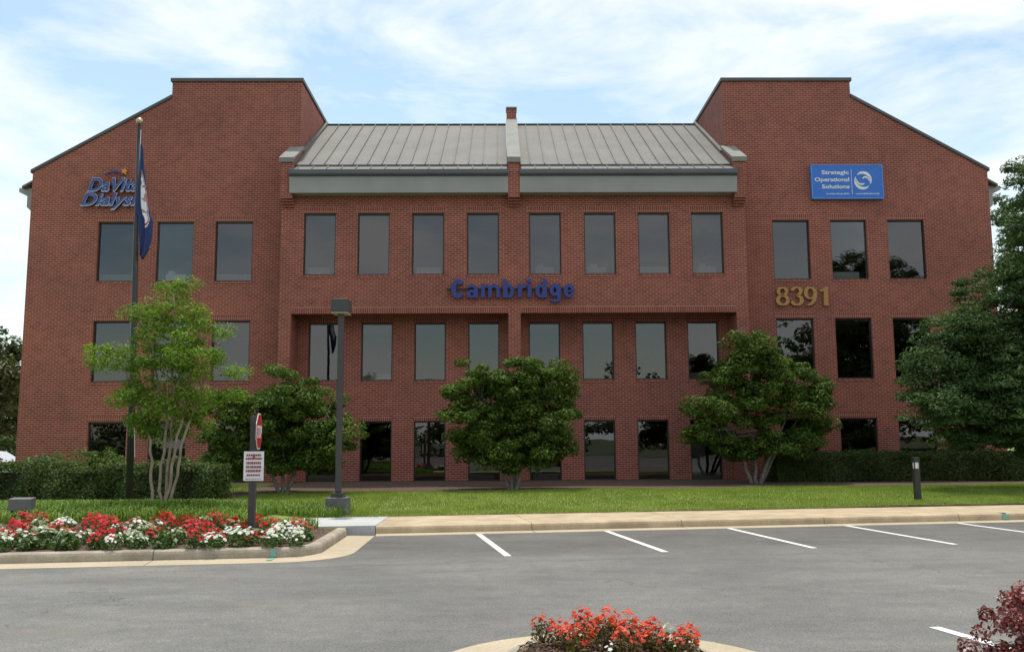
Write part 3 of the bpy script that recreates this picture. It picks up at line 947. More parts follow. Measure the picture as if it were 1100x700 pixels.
def flag(x, y, ztop, mat, label, slope):
    """a limp flag: the hoist hugs the pole, the fly hangs down in folds"""
    nu, nv = 46, 40
    me_v, uvs = [], []
    for j in range(nv + 1):
        v = j / nv                                   # 0 top .. 1 bottom along the hang
        z = -2.72 * v
        wid_ = np.interp(v, [0, .06, .25, .55, .62, .80, .93, 1], [.03, .07, .15, .26, .29, .27, .19, .07])
        x0 = np.interp(v, [0, .55, .63, .66, 1], [0, -.02, 0, .06, .10])
        for i in range(nu + 1):
            u = i / nu
            fold = 3.0 * u
            tri = abs((fold + .25 * v) % 2 - 1)
            fx = u * .75 + (1 - tri) * .25
            yy = -.045 * math.sin(u * 9.5 + 1.4 * v + .3) * (.25 + .9 * v) - .02 * math.sin(u * 21 + 3 * v) * v
            zz = z + (.10 * u * v * math.cos(4 * u)) + slope * u * .2
            me_v.append((x0 + wid_ * fx + .02 * math.sin(7 * v + 3 * u), yy, zz))
            uvs.append((min(1, .28 + .62 * u + .10 * (v - .5)), 1 - v * .98 if v < .98 else .02))
    idx = np.arange((nu + 1) * (nv + 1)).reshape(nv + 1, nu + 1)
    F = np.stack([idx[:-1, :-1], idx[:-1, 1:], idx[1:, 1:], idx[1:, :-1]], -1).reshape(-1, 4)
    o = raw_mesh('flag', np.array(me_v), F, mat, smooth=True)
    ul = o.data.uv_layers.new(name='UVMap')
    ul.data.foreach_set('uv', np.array(uvs, np.float32)[F.ravel()].ravel())
    sd_ = o.modifiers.new('cloth', 'SOLIDIFY'); sd_.thickness = .004
    o.location = (x, y, ztop)
    return tag(o, label, 'flag')

flagpole(-8.92, 21.0, 'dark flagpole with a gold ball on top in front of the left tower')
flag(-9.02, 20.96, 8.80, flag_mat('blue'), 'limp blue flag with a white seal hanging from the flagpole', 0)

# ------------------------------------------------------------------ lamp post, bollard, signs, floodlight
M['lamp_metal'] = plain('grey_lamp_metal', (0.062, 0.060, 0.056), 0.5, 0.1)
M['dark_concrete'] = mottled('stained_concrete', (0.10, 0.10, 0.098), (0.19, 0.19, 0.185), 4, 0.9, 0, .01, 5, 30)
M['lens'] = plain('frosted_lens', (0.42, 0.38, 0.24), 0.3)
x, y = -4.08, 20.33
S = thing('lamp_post', 'tall grey parking lot lamp post with a box head on a concrete base', 'lamp post', (x, y, .14))
m = MB(); m.box(-.235, .235, -.235, .235, -.05, .40); m.build('concrete_base', M['dark_concrete'], S, bevel=.02)
m = MB(); m.box(-.15, .15, -.15, .15, .401, .43)
for sx in (-1, 1):
    for sy in (-1, 1): m.lathe([(.018, 0), (.018, .05)], (sx * .11, sy * .11, .43), 6)
m.build('base_plate', M['lamp_metal'], S)
m = MB(); m.box(-.125, .125, -.125, .125, .431, .50); m.build('base_cover', M['lamp_metal'], S, bevel=.01)
m = MB(); m.prism([(-.062, -.062), (.062, -.062), (.062, .062), (-.062, .062)], 'z', .501, 4.48); m.build('pole', M['lamp_metal'], S, bevel=.012)
m = MB(); m.box(-.05, .21, -.23, .21, 4.5, 4.78); m.v = [(a - .08, b, c) for a, b, c in m.v]; 
m.box(-.235, .235, -.25, .25, 4.49, 4.79) if False else None
m = MB(); m.prism([(-.19, 4.485), (.19, 4.485), (.19, 4.775), (-.19, 4.775)], 'y', -.25, .25); m.build('lamp_head', M['lamp_metal'], S, bevel=.012)
m = MB(); m.box(-.18, .18, -.22, .22, 4.455, 4.483); m.build('lens', M['lens'], S)

x, y = 9.90, 22.9
S = thing('bollard_light', 'short dark bollard light standing on the lawn by the pavement', 'bollard light', (x, y, float(T(x, y))))
m = MB(); m.prism([(-.070, -.070), (.070, -.070), (.070, .070), (-.070, .070)], 'z', -.05, .78); m.build('post', M['pole'], S, bevel=.01)
m = MB(); m.prism([(-.055, -.055), (.055, -.055), (.055, .055), (-.055, .055)], 'z', .782, .93); m.build('lens', M['white_face'], S)
m = MB()
for sx in (-1, 1):
    for sy in (-1, 1): m.box(sx * .060 - .012, sx * .060 + .012, sy * .060 - .012, sy * .060 + .012, .782, .93)
m.build('lens_guard', M['pole'], S)
m = MB(); m.prism([(-.073, -.073), (.073, -.073), (.073, .073), (-.073, .073)], 'z', .931, 1.06); m.build('cap', M['pole'], S, bevel=.012)

M['red_sign'] = plain('red_sign', (0.48, 0.012, 0.018), 0.45)
M['wood_post'] = mottled('weathered_dark_post', (0.050, 0.045, 0.042), (0.085, 0.075, 0.068), 6, 0.85)
M['dark_red'] = plain('dark_red_ink', (0.30, 0.07, 0.08), 0.6)
x, y = -4.66, 15.5
zb = float(T(x, y))
S = thing('stop_sign', 'red octagonal stop sign seen nearly edge on atop a dark post', 'stop sign', (x, y, zb), 0)
m = MB(); m.prism([(-.055, -.05), (.055, -.05), (.055, .05), (-.055, .05)], 'z', -.1, 2.04); po = m.build('post', M['wood_post'], S, bevel=.006)
plate = bpy.data.objects.new('sign_plate', None)
oct_ = [(.325 * math.cos(PI / 8 + k * PI / 4), .325 * math.sin(PI / 8 + k * PI / 4)) for k in range(8)]
octi = [(.300 * math.cos(PI / 8 + k * PI / 4), .300 * math.sin(PI / 8 + k * PI / 4)) for k in range(8)]
m = MB(); m.prism(oct_, 'y', 0, .006); pl = m.build('sign_plate', M['white_face'], S)
bpy.data.objects.remove(plate)
pl.location = (.088, -.02, 1.775); pl.rotation_euler = (0, 0, R(96))
m = MB(); m.prism(octi, 'y', -.004, -.001); m.build('red_face', M['red_sign'], pl)
text('lettering', 'STOP', [M['white_face']], pl, -.235, .235, -.11, .11, -.005, .003, bold=.02)
S = thing('notice_sign', 'white rectangular notice with red lettering below the stop sign', 'sign', (x + .025, y - .056, zb + .955))
m = MB(); m.box(-.168, .168, -.010, -.004, 0, .485); m.build('sign_plate', M['white_face'], S, bevel=.002)
m = MB(); rr = random.Random(5)
for z0, hh, wd in ((.405, .035, .25), (.345, .04, .27), (.27, .045, .24), (.205, .045, .25), (.14, .045, .25), (.075, .035, .22), (.025, .012, .27)):
    xx = -wd / 2
    while xx < wd / 2:
        l = rr.uniform(.016, .035)
        if True:
            m.box(xx, min(xx + l, wd / 2), -.0125, -.0102, z0, z0 + hh)
            if hh > .03: m.box(xx + .002, min(xx + l, wd / 2) + .004, -.0128, -.0125, z0 + hh * .4, z0 + hh * .55)
        xx += l + .007
m.prism([(-.02, .37), (.02, .37), (.02, .41), (.035, .41), (0, .455), (-.035, .41), (-.02, .41)], 'y', -.0135, -.0129)
m.build('notice_text', M['dark_red'], S)

x, y = -9.47, 17.4
S = thing('floodlight', 'low grey box floodlight standing in grass behind the flower bed', 'floodlight', (x, y, float(T(x, y))))
m = MB(); m.prism([(-.10, .16), (.10, .20), (.10, .40), (-.10, .38)], 'x', -.21, .21); m.build('housing', plain('grey_floodlight', (.15, .145, .14), .5), S, bevel=.012)
m = MB(); m.box(-.19, -.15, -.02, .02, -.05, .2); m.box(.15, .19, -.02, .02, -.05, .2); m.build('bracket', M['pole'], S)

# coil of green hose at the end of the hedge
m = MB(); pts = []
for i in range(90):
    a = i / 90 * 2 * PI * 4; pts.append((.28 * math.cos(a) * (1 + .08 * math.sin(i)), .16 * math.sin(a), .03 + .045 * (i // 22) + .01 * math.sin(i * .7)))
m.tube(pts, .018, 6)
hz = m.build('garden_hose', plain('teal_hose', (.015, .16, .10), .5), smooth=True)
hz.location = (-8.75, 25.6, float(T(-8.75, 25.6)) + .02); tag(hz, 'coiled teal green garden hose lying by the end of the left hedge', 'hose')

# ------------------------------------------------------------------ vegetation
M['bark_pale'] = mottled('pale_bark', (0.13, 0.115, 0.098), (0.27, 0.25, 0.22), 9, 0.9, 0, .01)
M['bark_tan'] = mottled('smooth_tan_bark', (0.21, 0.155, 0.105), (0.36, 0.29, 0.21), 7, 0.8, 0, .006)
M['bark_dark'] = mottled('dark_bark', (0.05, 0.042, 0.035), (0.11, 0.09, 0.075), 9, 0.95, 0, .02)
M['leaf_magnolia'] = leaf_mat('glossy_dark_leaf', (0.038, 0.074, 0.012), (0.076, 0.130, 0.019), (0.165, 0.23, 0.038), .6, .28, .22)
M['leaf_crape'] = leaf_mat('light_green_leaf', (0.10, 0.180, 0.022), (0.170, 0.275, 0.034), (0.27, 0.37, 0.065), .55, .4, .25)
M['leaf_big'] = leaf_mat('blue_green_leaf', (0.038, 0.078, 0.024), (0.062, 0.115, 0.036), (0.105, 0.165, 0.055), .6, .28, .22)
M['leaf_far'] = leaf_mat('far_leaf', (0.045, 0.072, 0.020), (0.075, 0.105, 0.030), (0.12, 0.14, 0.048), .6, .25)
M['leaf_brown'] = leaf_mat('dusty_leaf', (0.07, 0.075, 0.025), (0.10, 0.095, 0.035), (0.13, 0.12, 0.05), .6, .25)
M['leaf_hedge'] = leaf_mat('hedge_leaf', (0.036, 0.062, 0.018), (0.062, 0.098, 0.027), (0.115, 0.155, 0.048), .6, .2, .2)
M['leaf_hedge_light'] = leaf_mat('loose_hedge_leaf', (0.045, 0.075, 0.022), (0.082, 0.120, 0.036), (0.15, 0.19, 0.065), .6, .25, .2)
M['leaf_shrub'] = leaf_mat('bright_shrub_leaf', (0.06, 0.11, 0.018), (0.09, 0.15, 0.025), (0.14, 0.19, 0.04), .5, .3)
M['leaf_purple'] = leaf_mat('purple_red_leaf', (0.10, 0.018, 0.018), (0.23, 0.040, 0.042), (0.42, 0.13, 0.12), .35, .25, .6)
M['leaf_bed'] = leaf_mat('bedding_leaf', (0.045, 0.090, 0.018), (0.080, 0.140, 0.026), (0.13, 0.20, 0.045), .45, .25)
M['leaf_bronze'] = leaf_mat('bronze_bedding_leaf', (0.12, 0.070, 0.022), (0.17, 0.11, 0.032), (0.18, 0.17, 0.045), .4, .25)
M['petal_red'] = leaf_mat('red_petal', (0.42, 0.012, 0.022), (0.60, 0.022, 0.035), (0.72, 0.05, 0.075), .55, .25, .2)
M['petal_coral'] = leaf_mat('coral_petal', (0.56, 0.042, 0.018), (0.74, 0.090, 0.045), (0.86, 0.20, 0.12), .5, .3, .25)
M['petal_white'] = leaf_mat('white_petal', (0.72, 0.72, 0.70), (0.82, 0.82, 0.81), (0.88, 0.88, 0.87), .55, .2, .2)
M['grass'] = leaf_mat('lawn_blade', (0.19, 0.25, 0.045), (0.26, 0.34, 0.070), (0.36, 0.42, 0.12), .6, .4, .2)
M['grass_border'] = leaf_mat('border_grass_blade', (0.090, 0.165, 0.022), (0.150, 0.245, 0.036), (0.235, 0.32, 0.07), .5, .3, .25)

def unit(v):
    return v / np.maximum(np.linalg.norm(v, axis=1, keepdims=True), 1e-9)

def leaf_quads(P, Nrm, size, aspect=0.45, r=None, fold=0.18):
    """kite-shaped leaves at P, facing Nrm, each turned at random"""
    r = r or rng
    n = len(P)
    t = r.normal(size=(n, 3)); t = unit(t - (t * Nrm).sum(1, keepdims=True) * Nrm)
    b = np.cross(Nrm, t)
    s = size * r.uniform(.65, 1.3, (n, 1))
    V = np.empty((n, 4, 3))
    V[:, 0] = P - t * s * .5
    V[:, 1] = P + b * s * aspect * .5 - Nrm * s * fold * .0 + t * s * .05
    V[:, 2] = P + t * s * .5 - Nrm * s * fold
    V[:, 3] = P - b * s * aspect * .5 + t * s * .05
    return V.reshape(-1, 3), np.arange(n * 4).reshape(n, 4)

def clump_leaves(C, rad, n, size, r, up=0.55, aspect=.45, droop=0.0, inner=.55):
    """n leaves through a flattened clump, denser toward its skin, tilted up and outwards"""
    d = unit(r.normal(size=(n, 3)))
    rr_ = r.uniform(inner ** 3, 1, (n, 1)) ** (1 / 3)
    P = C + d * rr_ * rad
    nr = unit(d * .7 + np.array([0, 0, up]) + r.normal(size=(n, 3)) * .45)
    P[:, 2] -= droop * (np.linalg.norm(d[:, :2], axis=1) ** 2) * rad[2]
    return leaf_quads(P, nr, size, aspect, r)

def crown_mesh(name, lobes, per_m2, clump_r, leaf, mat, parent, seed, n_leaf, up=.55, aspect=.45, flat=.55, inner_fill=.25, jitter=.25, droop=0.0, depth=1.0):
    """lobes: (x, y, z, rx, ry, rz); clumps sit over the lobes' surfaces, some inside"""
    r = np.random.default_rng(seed)
    Vs, Fs, off, cents = [], [], 0, []
    for lx, ly, lz, rx, ry, rz in lobes:
        area = 4 * PI * ((rx * ry) ** 1.6 / 3 + (rx * rz) ** 1.6 / 3 + (ry * rz) ** 1.6 / 3) ** (1 / 1.6)
        k = max(3, int(area * per_m2))
        d = unit(r.normal(size=(k, 3)))
        rad = np.where(r.random((k, 1)) < inner_fill, r.uniform(.25, .8, (k, 1)), r.uniform(.82, 1.0 + jitter * .4, (k, 1)))
        cc_ = np.array([lx, ly, lz]) + d * rad * np.array([rx, ry, rz]) * .86
        cents.append(cc_)
    cents = np.concatenate(cents)
    for c in cents:
        s = clump_r * r.uniform(.65, 1.3)
        v, f = clump_leaves(c, np.array([s, s, s * flat]), int(n_leaf * r.uniform(.6, 1.3)), leaf, r, up, aspect, droop)
        Vs.append(v); Fs.append(f + off); off += len(v)
    o = raw_mesh(name, np.concatenate(Vs), np.concatenate(Fs), mat, parent)
    return o, cents

def limbs(parent, mat, stems, cents, seed, r0=.06, name='trunk', twig=.010, per=4, wob=.08):
    """tapered trunks up the stems, and limbs from the stems' tops out to clumps"""
    r = np.random.default_rng(seed)
    m = MB()
    tops = []
    for st in stems:
        pts = [np.array(p, float) for p in st]
        fine = []
        for a, b in zip(pts[:-1], pts[1:]):
            for k in range(4):
                q = a + (b - a) * k / 4
                if k: q = q + r.normal(size=3) * wob * .25
                fine.append(q)
        fine.append(pts[-1])
        n = len(fine)
        m.tube(fine, [r0 * (1 - .55 * i / (n - 1)) * (1.35 if i == 0 else 1) for i in range(n)], 8)
        tops.append((fine[-1], r0 * .45)); tops.append((fine[int(n * .72)], r0 * .5))
    pick = cents[r.permutation(len(cents))[:max(4, len(cents) // per)]]
    for c in pick:
        dist = [np.linalg.norm(c - t[0]) + (2 if t[0][2] > c[2] + .3 else 0) for t in tops]
        t0, rr_ = tops[int(np.argmin(dist))]
        mid = (t0 + c) / 2 + r.normal(size=3) * wob + np.array([0, 0, .08])
        m.tube([t0, mid, c], [rr_ * .75, rr_ * .45, twig * .6], 6)
    return m.build(name, mat, parent, smooth=True)

def tree(name, label, loc, lobes, stems, mats, seed, leaf, clump_r, n_leaf, per_m2, group=None, r0=.06, cat='tree', dy=1.0, **kw):
    S = thing(name, label, cat, loc, 0, group)
    lob = [(a, b, c - loc[2], d, e, f) for a, b, c, d, e, f in lobes]
    o, cents = crown_mesh('crown', lob, per_m2, clump_r, leaf, mats[0], S, seed, n_leaf, **kw)
    limbs(S, mats[1], stems, cents, seed + 1, r0)
    return S

def L3(flat, ydepth=.85, seed=0, spread=.45):
    """(dx, z, rx, rz) -> 3D lobes, staggered in depth"""
    r = np.random.default_rng(seed)
    o = []
    for dx, z, rx, rz in flat:
        o.append((dx, r.uniform(-spread, spread), z, rx, rx * ydepth, rz))
    return o

# three broad multi-stemmed trees against the facade
tree('broad_tree', 'dark green rounded bushy tree in front of the centre of the brick building', (-.18, 27.2, .33),
     L3([(-.76, 3.43, 1.02, .82), (.99, 3.34, 1.05, .90), (-1.23, 2.25, .88, .92), (.01, 2.61, 1.15, 1.15), (1.11, 2.10, .94, .90), (.06, 1.42, 1.40, .55), (-1.0, 1.55, .7, .5), (1.2, 1.6, .65, .5), (.0, 2.6, .8, .8), (.15, 3.5, .7, .75), (1.55, 2.9, .5, .6), (-1.45, 2.9, .45, .5)], .9, 1),
     [[(-.1, 0, -.05), (-.28, 0, .6), (-.8, .1, 1.6), (-.9, .1, 2.6)], [(.0, 0, -.05), (-.02, .1, .7), (.1, .2, 1.8), (.1, .1, 3)], [(.1, 0, -.05), (.28, 0, .6), (.75, 0, 1.5), (1.0, .1, 2.6)], [(.05, .1, -.05), (.12, .25, .8), (.3, .5, 1.8)]],
     (M['leaf_magnolia'], M['bark_pale']), 11, .105, .34, 215, 3.6, 'broad trees against the facade', .055, flat=.5, inner_fill=.32, jitter=.6)
tree('broad_tree', 'dark green wide spreading bushy tree behind the grey lamp post', (-6.66, 26.0, .33),
     L3([(-.10, 3.05, 1.10, .75), (-1.14, 2.50, 1.0, .9), (.65, 2.65, 1.02, .85), (1.35, 1.91, .74, .6), (-1.42, 1.60, .80, .72), (-.11, 1.50, 1.30, .70), (-.1, 2.3, .9, .7), (-1.75, 1.15, .5, .4), (1.75, 1.95, .42, .4), (.7, 1.4, .8, .5)], .9, 2),
     [[(-.1, 0, -.05), (-.35, 0, .6), (-.9, .1, 1.4), (-1.1, .1, 2.2)], [(.0, 0, -.05), (.0, .1, .7), (-.1, .2, 1.8), (0, .1, 2.7)], [(.1, 0, -.05), (.42, 0, .8), (.9, 0, 1.5), (1.2, .1, 2.2)]],
     (M['leaf_magnolia'], M['bark_pale']), 12, .10, .33, 215, 3.6, 'broad trees against the facade', .055, flat=.5, inner_fill=.32, jitter=.6)
tree('broad_tree', 'dark green tall bushy tree beside the right hedge of the brick building', (7.74, 29.6, .33),
     L3([(-.20, 4.75, .85, .55), (-.05, 4.2, .9, .5), (-1.05, 3.75, .80, .50), (1.10, 3.85, .95, .62), (-1.5, 2.75, .80, .55), (1.55, 2.75, 1.0, .75), (-.05, 3.01, 1.2, 1.0), (-1.75, 1.95, .75, .50), (-.5, 1.62, 1.2, .48), (.9, 1.62, 1.1, .48), (2.0, 3.35, .55, .65), (2.1, 2.1, .5, .4)], .85, 3),
     [[(-.15, 0, -.05), (-.4, 0, .9), (-1.0, .1, 1.9), (-1.1, .1, 3.0)], [(.0, 0, -.05), (.0, .1, .9), (-.1, .2, 2.2), (0, .1, 3.8)], [(.12, 0, -.05), (.5, 0, .9), (1.0, 0, 2.0), (1.3, .1, 3.2)], [(.1, .1, -.05), (.8, .2, 1.1), (1.5, .3, 2.0)]],
     (M['leaf_magnolia'], M['bark_pale']), 13, .11, .36, 205, 3.0, 'broad trees against the facade', .06, flat=.5)

# light crape myrtle, open crown on five thin stems
tree('slender_tree', 'light green slender multi stemmed tree with an open crown behind the flower bed', (-7.42, 19.0, .38),
     L3([(.01, 4.87, .42, .38), (-.25, 4.5, .35, .3), (-.65, 4.28, .50, .38), (-1.25, 3.55, .42, .30), (.45, 4.30, .40, .35), (.85, 4.15, .33, .28), (-.42, 3.55, .75, .55), (.55, 3.55, .62, .5), (-.18, 2.55, .80, .58), (.67, 2.75, .55, .42), (1.22, 3.23, .24, .10), (-.78, 2.75, .48, .40), (1.35, 2.72, .22, .07), (.15, 3.9, .5, .4), (-.1, 2.0, .5, .25), (-.6, 2.1, .3, .2), (.5, 2.15, .3, .2)], .9, 4, .35),
     [[(-.16, 0, -.05), (-.28, 0, .8), (-.38, .05, 1.55), (-.75, .1, 2.5), (-1.1, 0, 3.2)], [(-.06, 0, -.05), (-.10, .05, .9), (-.02, .1, 1.8), (-.35, .1, 3.0), (-.5, .1, 3.9)], [(.02, .05, -.05), (.02, .1, .9), (.06, .1, 1.7), (.0, .2, 3.0), (0, .1, 4.5)], [(.06, 0, -.05), (.16, -.05, .9), (.30, 0, 1.7), (.45, 0, 2.8), (.5, 0, 3.9)], [(.1, .05, -.05), (.28, 0, .9), (.42, .05, 1.7), (.7, .1, 2.6), (1.0, .1, 3.4)]],
     (M['leaf_crape'], M['bark_tan']), 14, .078, .26, 120, 5.2, None, .036, flat=.6, inner_fill=.3, up=.45, aspect=.42)

# big shade tree at the right edge
tree('shade_tree', 'large dark green shade tree reaching in from the right edge', (15.6, 26.0, .3),
     L3([(-.9, 5.5, 1.6, 1.5), (-2.55, 4.65, 1.0, .9), (-3.35, 3.62, 1.0, .85), (-1.8, 3.35, 1.6, 1.3), (-3.65, 2.62, .95, .55), (-2.1, 2.35, 1.45, .7), (-.7, 2.85, 1.6, 1.5), (-.95, 7.0, .72, 1.2), (-2.95, 5.1, .5, .5), (.85, 7.4, 1.7, 2.2), (1.2, 4.4, 1.8, 1.8), (.2, 9.2, 1.3, 1.2), (-4.1, 3.1, .5, .35), (-2.6, 1.85, .8, .35), (-.4, 1.9, 1.2, .5), (-1.6, 4.2, 1.1, 1.0), (-2.6, 3.0, .9, .7), (-.6, 4.0, 1.2, 1.0)], .9, 5, .8),
     [[(0, 0, -.1), (-.05, 0, 1.5), (-.1, .1, 3), (0, 0, 5), (.1, 0, 8)], [(-.03, 0, 1.2), (-.9, 0, 2.2), (-2.0, .1, 2.9), (-3.2, .1, 3.2)], [(0, 0, 2.2), (-.8, -.2, 3.5), (-1.8, -.1, 4.6)], [(0, 0, 2.5), (.8, -.2, 3.8), (1.3, -.1, 5.6)]],
     (M['leaf_big'], M['bark_dark']), 15, .12, .44, 190, 3.8, None, .13, flat=.42, up=.5, aspect=.36, jitter=.7, droop=.5)
tree('shade_tree', 'pale green tree standing beyond the right corner of the building', (26.4, 45, .5),
     L3([(.2, 12.3, 1.7, 2.2), (-.9, 13.4, 1.1, 1.0), (.5, 9.7, 2.4, 2.8), (.2, 6, 2.8, 2.8), (1, 3.4, 2.5, 1.7)], .9, 6, .8),
     [[(0, 0, -.1), (0, .1, 4), (.1, 0, 8), (.1, 0, 12)]],
     (M['leaf_far'], M['bark_dark']), 16, .22, .60, 70, 1.0, None, .2, flat=.5, jitter=.6)

# trees far to the left of the building, each its own
far = [((-31.6, 56, .8), [(0, 6.4, 2.3, 2.2), (.6, 4.2, 2.2, 2.4), (-.8, 8.0, 1.9, 1.4), (.2, 2.4, 2.4, 1.4), (2.2, 6.0, 1.8, 2.0), (3.4, 4.5, 1.5, 2)], 'leaf_far', 'mid green round topped tree left of the building, tallest there'),
       ((-29.6, 50, .7), [(0, 3.6, 1.7, 1.8), (.3, 5.6, 1.3, 1.4), (-.3, 2.0, 1.9, 1.2), (1.6, 3.0, 1.5, 2.0), (1.8, 5.4, 1.2, 1.5)], 'leaf_brown', 'dusty brownish green tree close to the left corner of the building'),
       ((-33.6, 52, .7), [(0, 3.2, 2.1, 2.2), (.5, 5.3, 1.6, 1.4)], 'leaf_far', 'deep green tree cut by the left edge of the photograph')]
for i, (loc, lb, lm, lab) in enumerate(far):
    tree('background_tree', lab, loc, L3(lb, .9, 20 + i, .8), [[(0, 0, -.1), (.1, 0, 2), (0, .1, 4), (.1, 0, lb[0][1] + 1)]], (M[lm], M['bark_dark']), 30 + i, .26, .62, 75, 1.1, 'background trees left of the building', .16, flat=.6)
S = thing('background_shrub', 'dark undergrowth thicket beneath the trees left of the building', 'shrub', (-25.4, 46, .1))
crown_mesh('foliage', [(x, 0, 1.0, 1.6, 1.0, 1.3) for x in (-6, -4, -2, 0, 1.8)], 1.1, .6, .22, M['leaf_hedge'], S, 40, 70)
m = MB(); 
for x in (-6, -4, -2, 0, 1.8): m.tube([(x, 0, -.4), (x + .2, 0, 1.2)], [.06, .03], 6)
m.build('stems', M['bark_dark'], S)

# hedges: a clipped box of leaves over a twiggy core
def hedge(label, loc, lx, ly, h, seed, leafm, n, leaf=.055, rough=.04):
    S = thing('hedge', label, 'hedge', loc)
    r = np.random.default_rng(seed)
    nx = max(6, int(lx * 9))
    def top(x): return h * (1 + rough * (.6 * np.sin(1.9 * x + seed) + .5 * np.sin(4.3 * x + 1) + .35 * np.sin(9.7 * x)))
    P, Nn = [], []
    k = int(n * .42); x = r.uniform(-lx / 2, lx / 2, k); y = r.uniform(-ly / 2, ly / 2, k)
    edge = 1 - .16 * (np.abs(y) / (ly / 2)) ** 4
    P.append(np.stack([x, y, top(x) * edge + r.normal(size=k) * .035], 1)); Nn.append(np.tile([0, 0, 1.0], (k, 1)))
    k = int(n * .50); x = r.uniform(-lx / 2, lx / 2, k); z = r.uniform(.03, 1, k) ** .9 * top(x) * .98
    bulge = (.09 * np.sin(3.1 * x + 2 * z) + .06 * np.sin(7.3 * x - 3 * z)) * rough / .04
    P.append(np.stack([x, -ly / 2 + bulge * .6 + r.normal(size=k) * .04 + .10 * (z / h) ** 4, z], 1)); Nn.append(np.tile([0, -1.0, .25], (k, 1)))
    for sg in (-1, 1):
        k = int(n * .04); y = r.uniform(-ly / 2, ly / 2, k); z = r.uniform(.03, 1, k) * h
        P.append(np.stack([sg * (lx / 2) + r.normal(size=k) * .05, y, z], 1)); Nn.append(np.tile([sg * 1.0, 0, .2], (k, 1)))
    P = np.concatenate(P); Nn = unit(np.concatenate(Nn) + r.normal(size=P.shape) * .55)
    V, F = leaf_quads(P, Nn, leaf, .6, r)
    raw_mesh('foliage', V, F, leafm, S)
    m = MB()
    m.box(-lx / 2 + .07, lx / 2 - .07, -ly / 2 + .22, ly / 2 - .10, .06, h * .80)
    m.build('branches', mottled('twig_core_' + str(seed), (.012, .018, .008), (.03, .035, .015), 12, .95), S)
    return S
hedge('long clipped dark hedge behind the flagpole left of the lawn', (-14.4, 22.6, .34), 14.2, 1.1, .88, 3, M['leaf_hedge_light'], 42000, .07, .12)
hedge('long clipped dark hedge along the wall under the right windows', (13.1, 31.1, .30), 8.9, 1.4, .98, 4, M['leaf_hedge'], 36000, .065)

# loose shrubs rising behind the left hedge
for i, (x, y, z, rx, rz, lab) in enumerate([(-13.3, 26.0, .95, .75, .55, 'loose light green shrub rising behind the left hedge, leftmost'), (-12.1, 26.2, 1.05, .85, .60, 'loose light green shrub rising behind the left hedge beneath the dark corner window'), (-11.1, 25.6, .85, .55, .45, 'low loose green shrub behind the left hedge, nearest the flagpole')]):
    S = thing('loose_shrub', lab, 'shrub', (x, y, .3), 0, 'loose shrubs behind the left hedge')
    o, ce = crown_mesh('foliage', [(0, 0, z - .3 + .1, rx, rx * .8, rz), (.2, 0, z - .55, rx * 1.1, rx * .8, rz)], 4, .22, .085, M['leaf_shrub'], S, 60 + i, 60, aspect=.4)
    limbs(S, M['bark_dark'], [[(0, 0, -.1), (.05, 0, .4), (.1, 0, .7)], [(0, 0, -.1), (-.2, 0, .4), (-.3, 0, .7)]], ce, 70 + i, .02, 'stems')

# purple-leaved shrub at the lower right corner
S = thing('purple_shrub', 'purple red leaved shrub at the bottom right corner', 'shrub', (3.34, 6.35, .0))
o, ce = crown_mesh('foliage', [(.1, 0, .42, .62, .6, .40), (.30, -.1, .60, .45, .5, .36), (-.30, -.05, .22, .46, .45, .24), (.15, -.1, .3, .6, .5, .34)], 26, .095, .036, M['leaf_purple'], S, 80, 120, up=.5, aspect=.6, flat=.8, jitter=.5)
limbs(S, M['bark_dark'], [[(0, 0, -.02), (.05, 0, .2), (.1, 0, .4)], [(0, 0, -.02), (-.1, .05, .2), (-.25, 0, .3)], [(0, 0, -.02), (.1, -.1, .2), (.3, -.1, .5)]], ce, 81, .012, 'stems', .005, 2, .03)

# lawn blades
def blades(name, pts, h, wdt, mat, seed, lean=.35, seg=1):
    r = np.random.default_rng(seed)
    n = len(pts)
    a = r.uniform(0, 2 * PI, n); ln_ = r.uniform(.1, 1, n) * lean
    hh = h * r.uniform(.6, 1.25, n)
    w_ = wdt * r.uniform(.7, 1.3, n)
    dx, dy = np.cos(a), np.sin(a)
    lx, ly = np.cos(a + 1.3) * ln_ * hh, np.sin(a + 1.3) * ln_ * hh
    if seg == 1:
        V = np.empty((n, 3, 3))
        V[:, 0] = pts + np.stack([dx * w_, dy * w_, 0 * dx], 1)
        V[:, 1] = pts - np.stack([dx * w_, dy * w_, 0 * dx], 1)
        V[:, 2] = pts + np.stack([lx, ly, hh], 1)
        return raw_mesh(name, V.reshape(-1, 3), np.arange(n * 3).reshape(n, 3), mat)
    V = np.empty((n, 6, 3))                      # arching strap: two quads
    b = np.stack([dx * w_, dy * w_, 0 * dx], 1)
    mid = pts + np.stack([lx * .35, ly * .35, hh * .8], 1); tip = pts + np.stack([lx * 1.25, ly * 1.25, hh * (1 - ln_ * .55)], 1)
    V[:, 0] = pts - b; V[:, 1] = pts + b; V[:, 2] = mid + b * .8; V[:, 3] = mid - b * .8; V[:, 4] = tip + b * .15; V[:, 5] = tip - b * .15
    base = (np.arange(n) * 6)[:, None]
    F = np.concatenate([base + np.array([0, 1, 2, 3]), base + np.array([3, 2, 4, 5])], 0)
    return raw_mesh(name, V.reshape(-1, 3), F, mat)

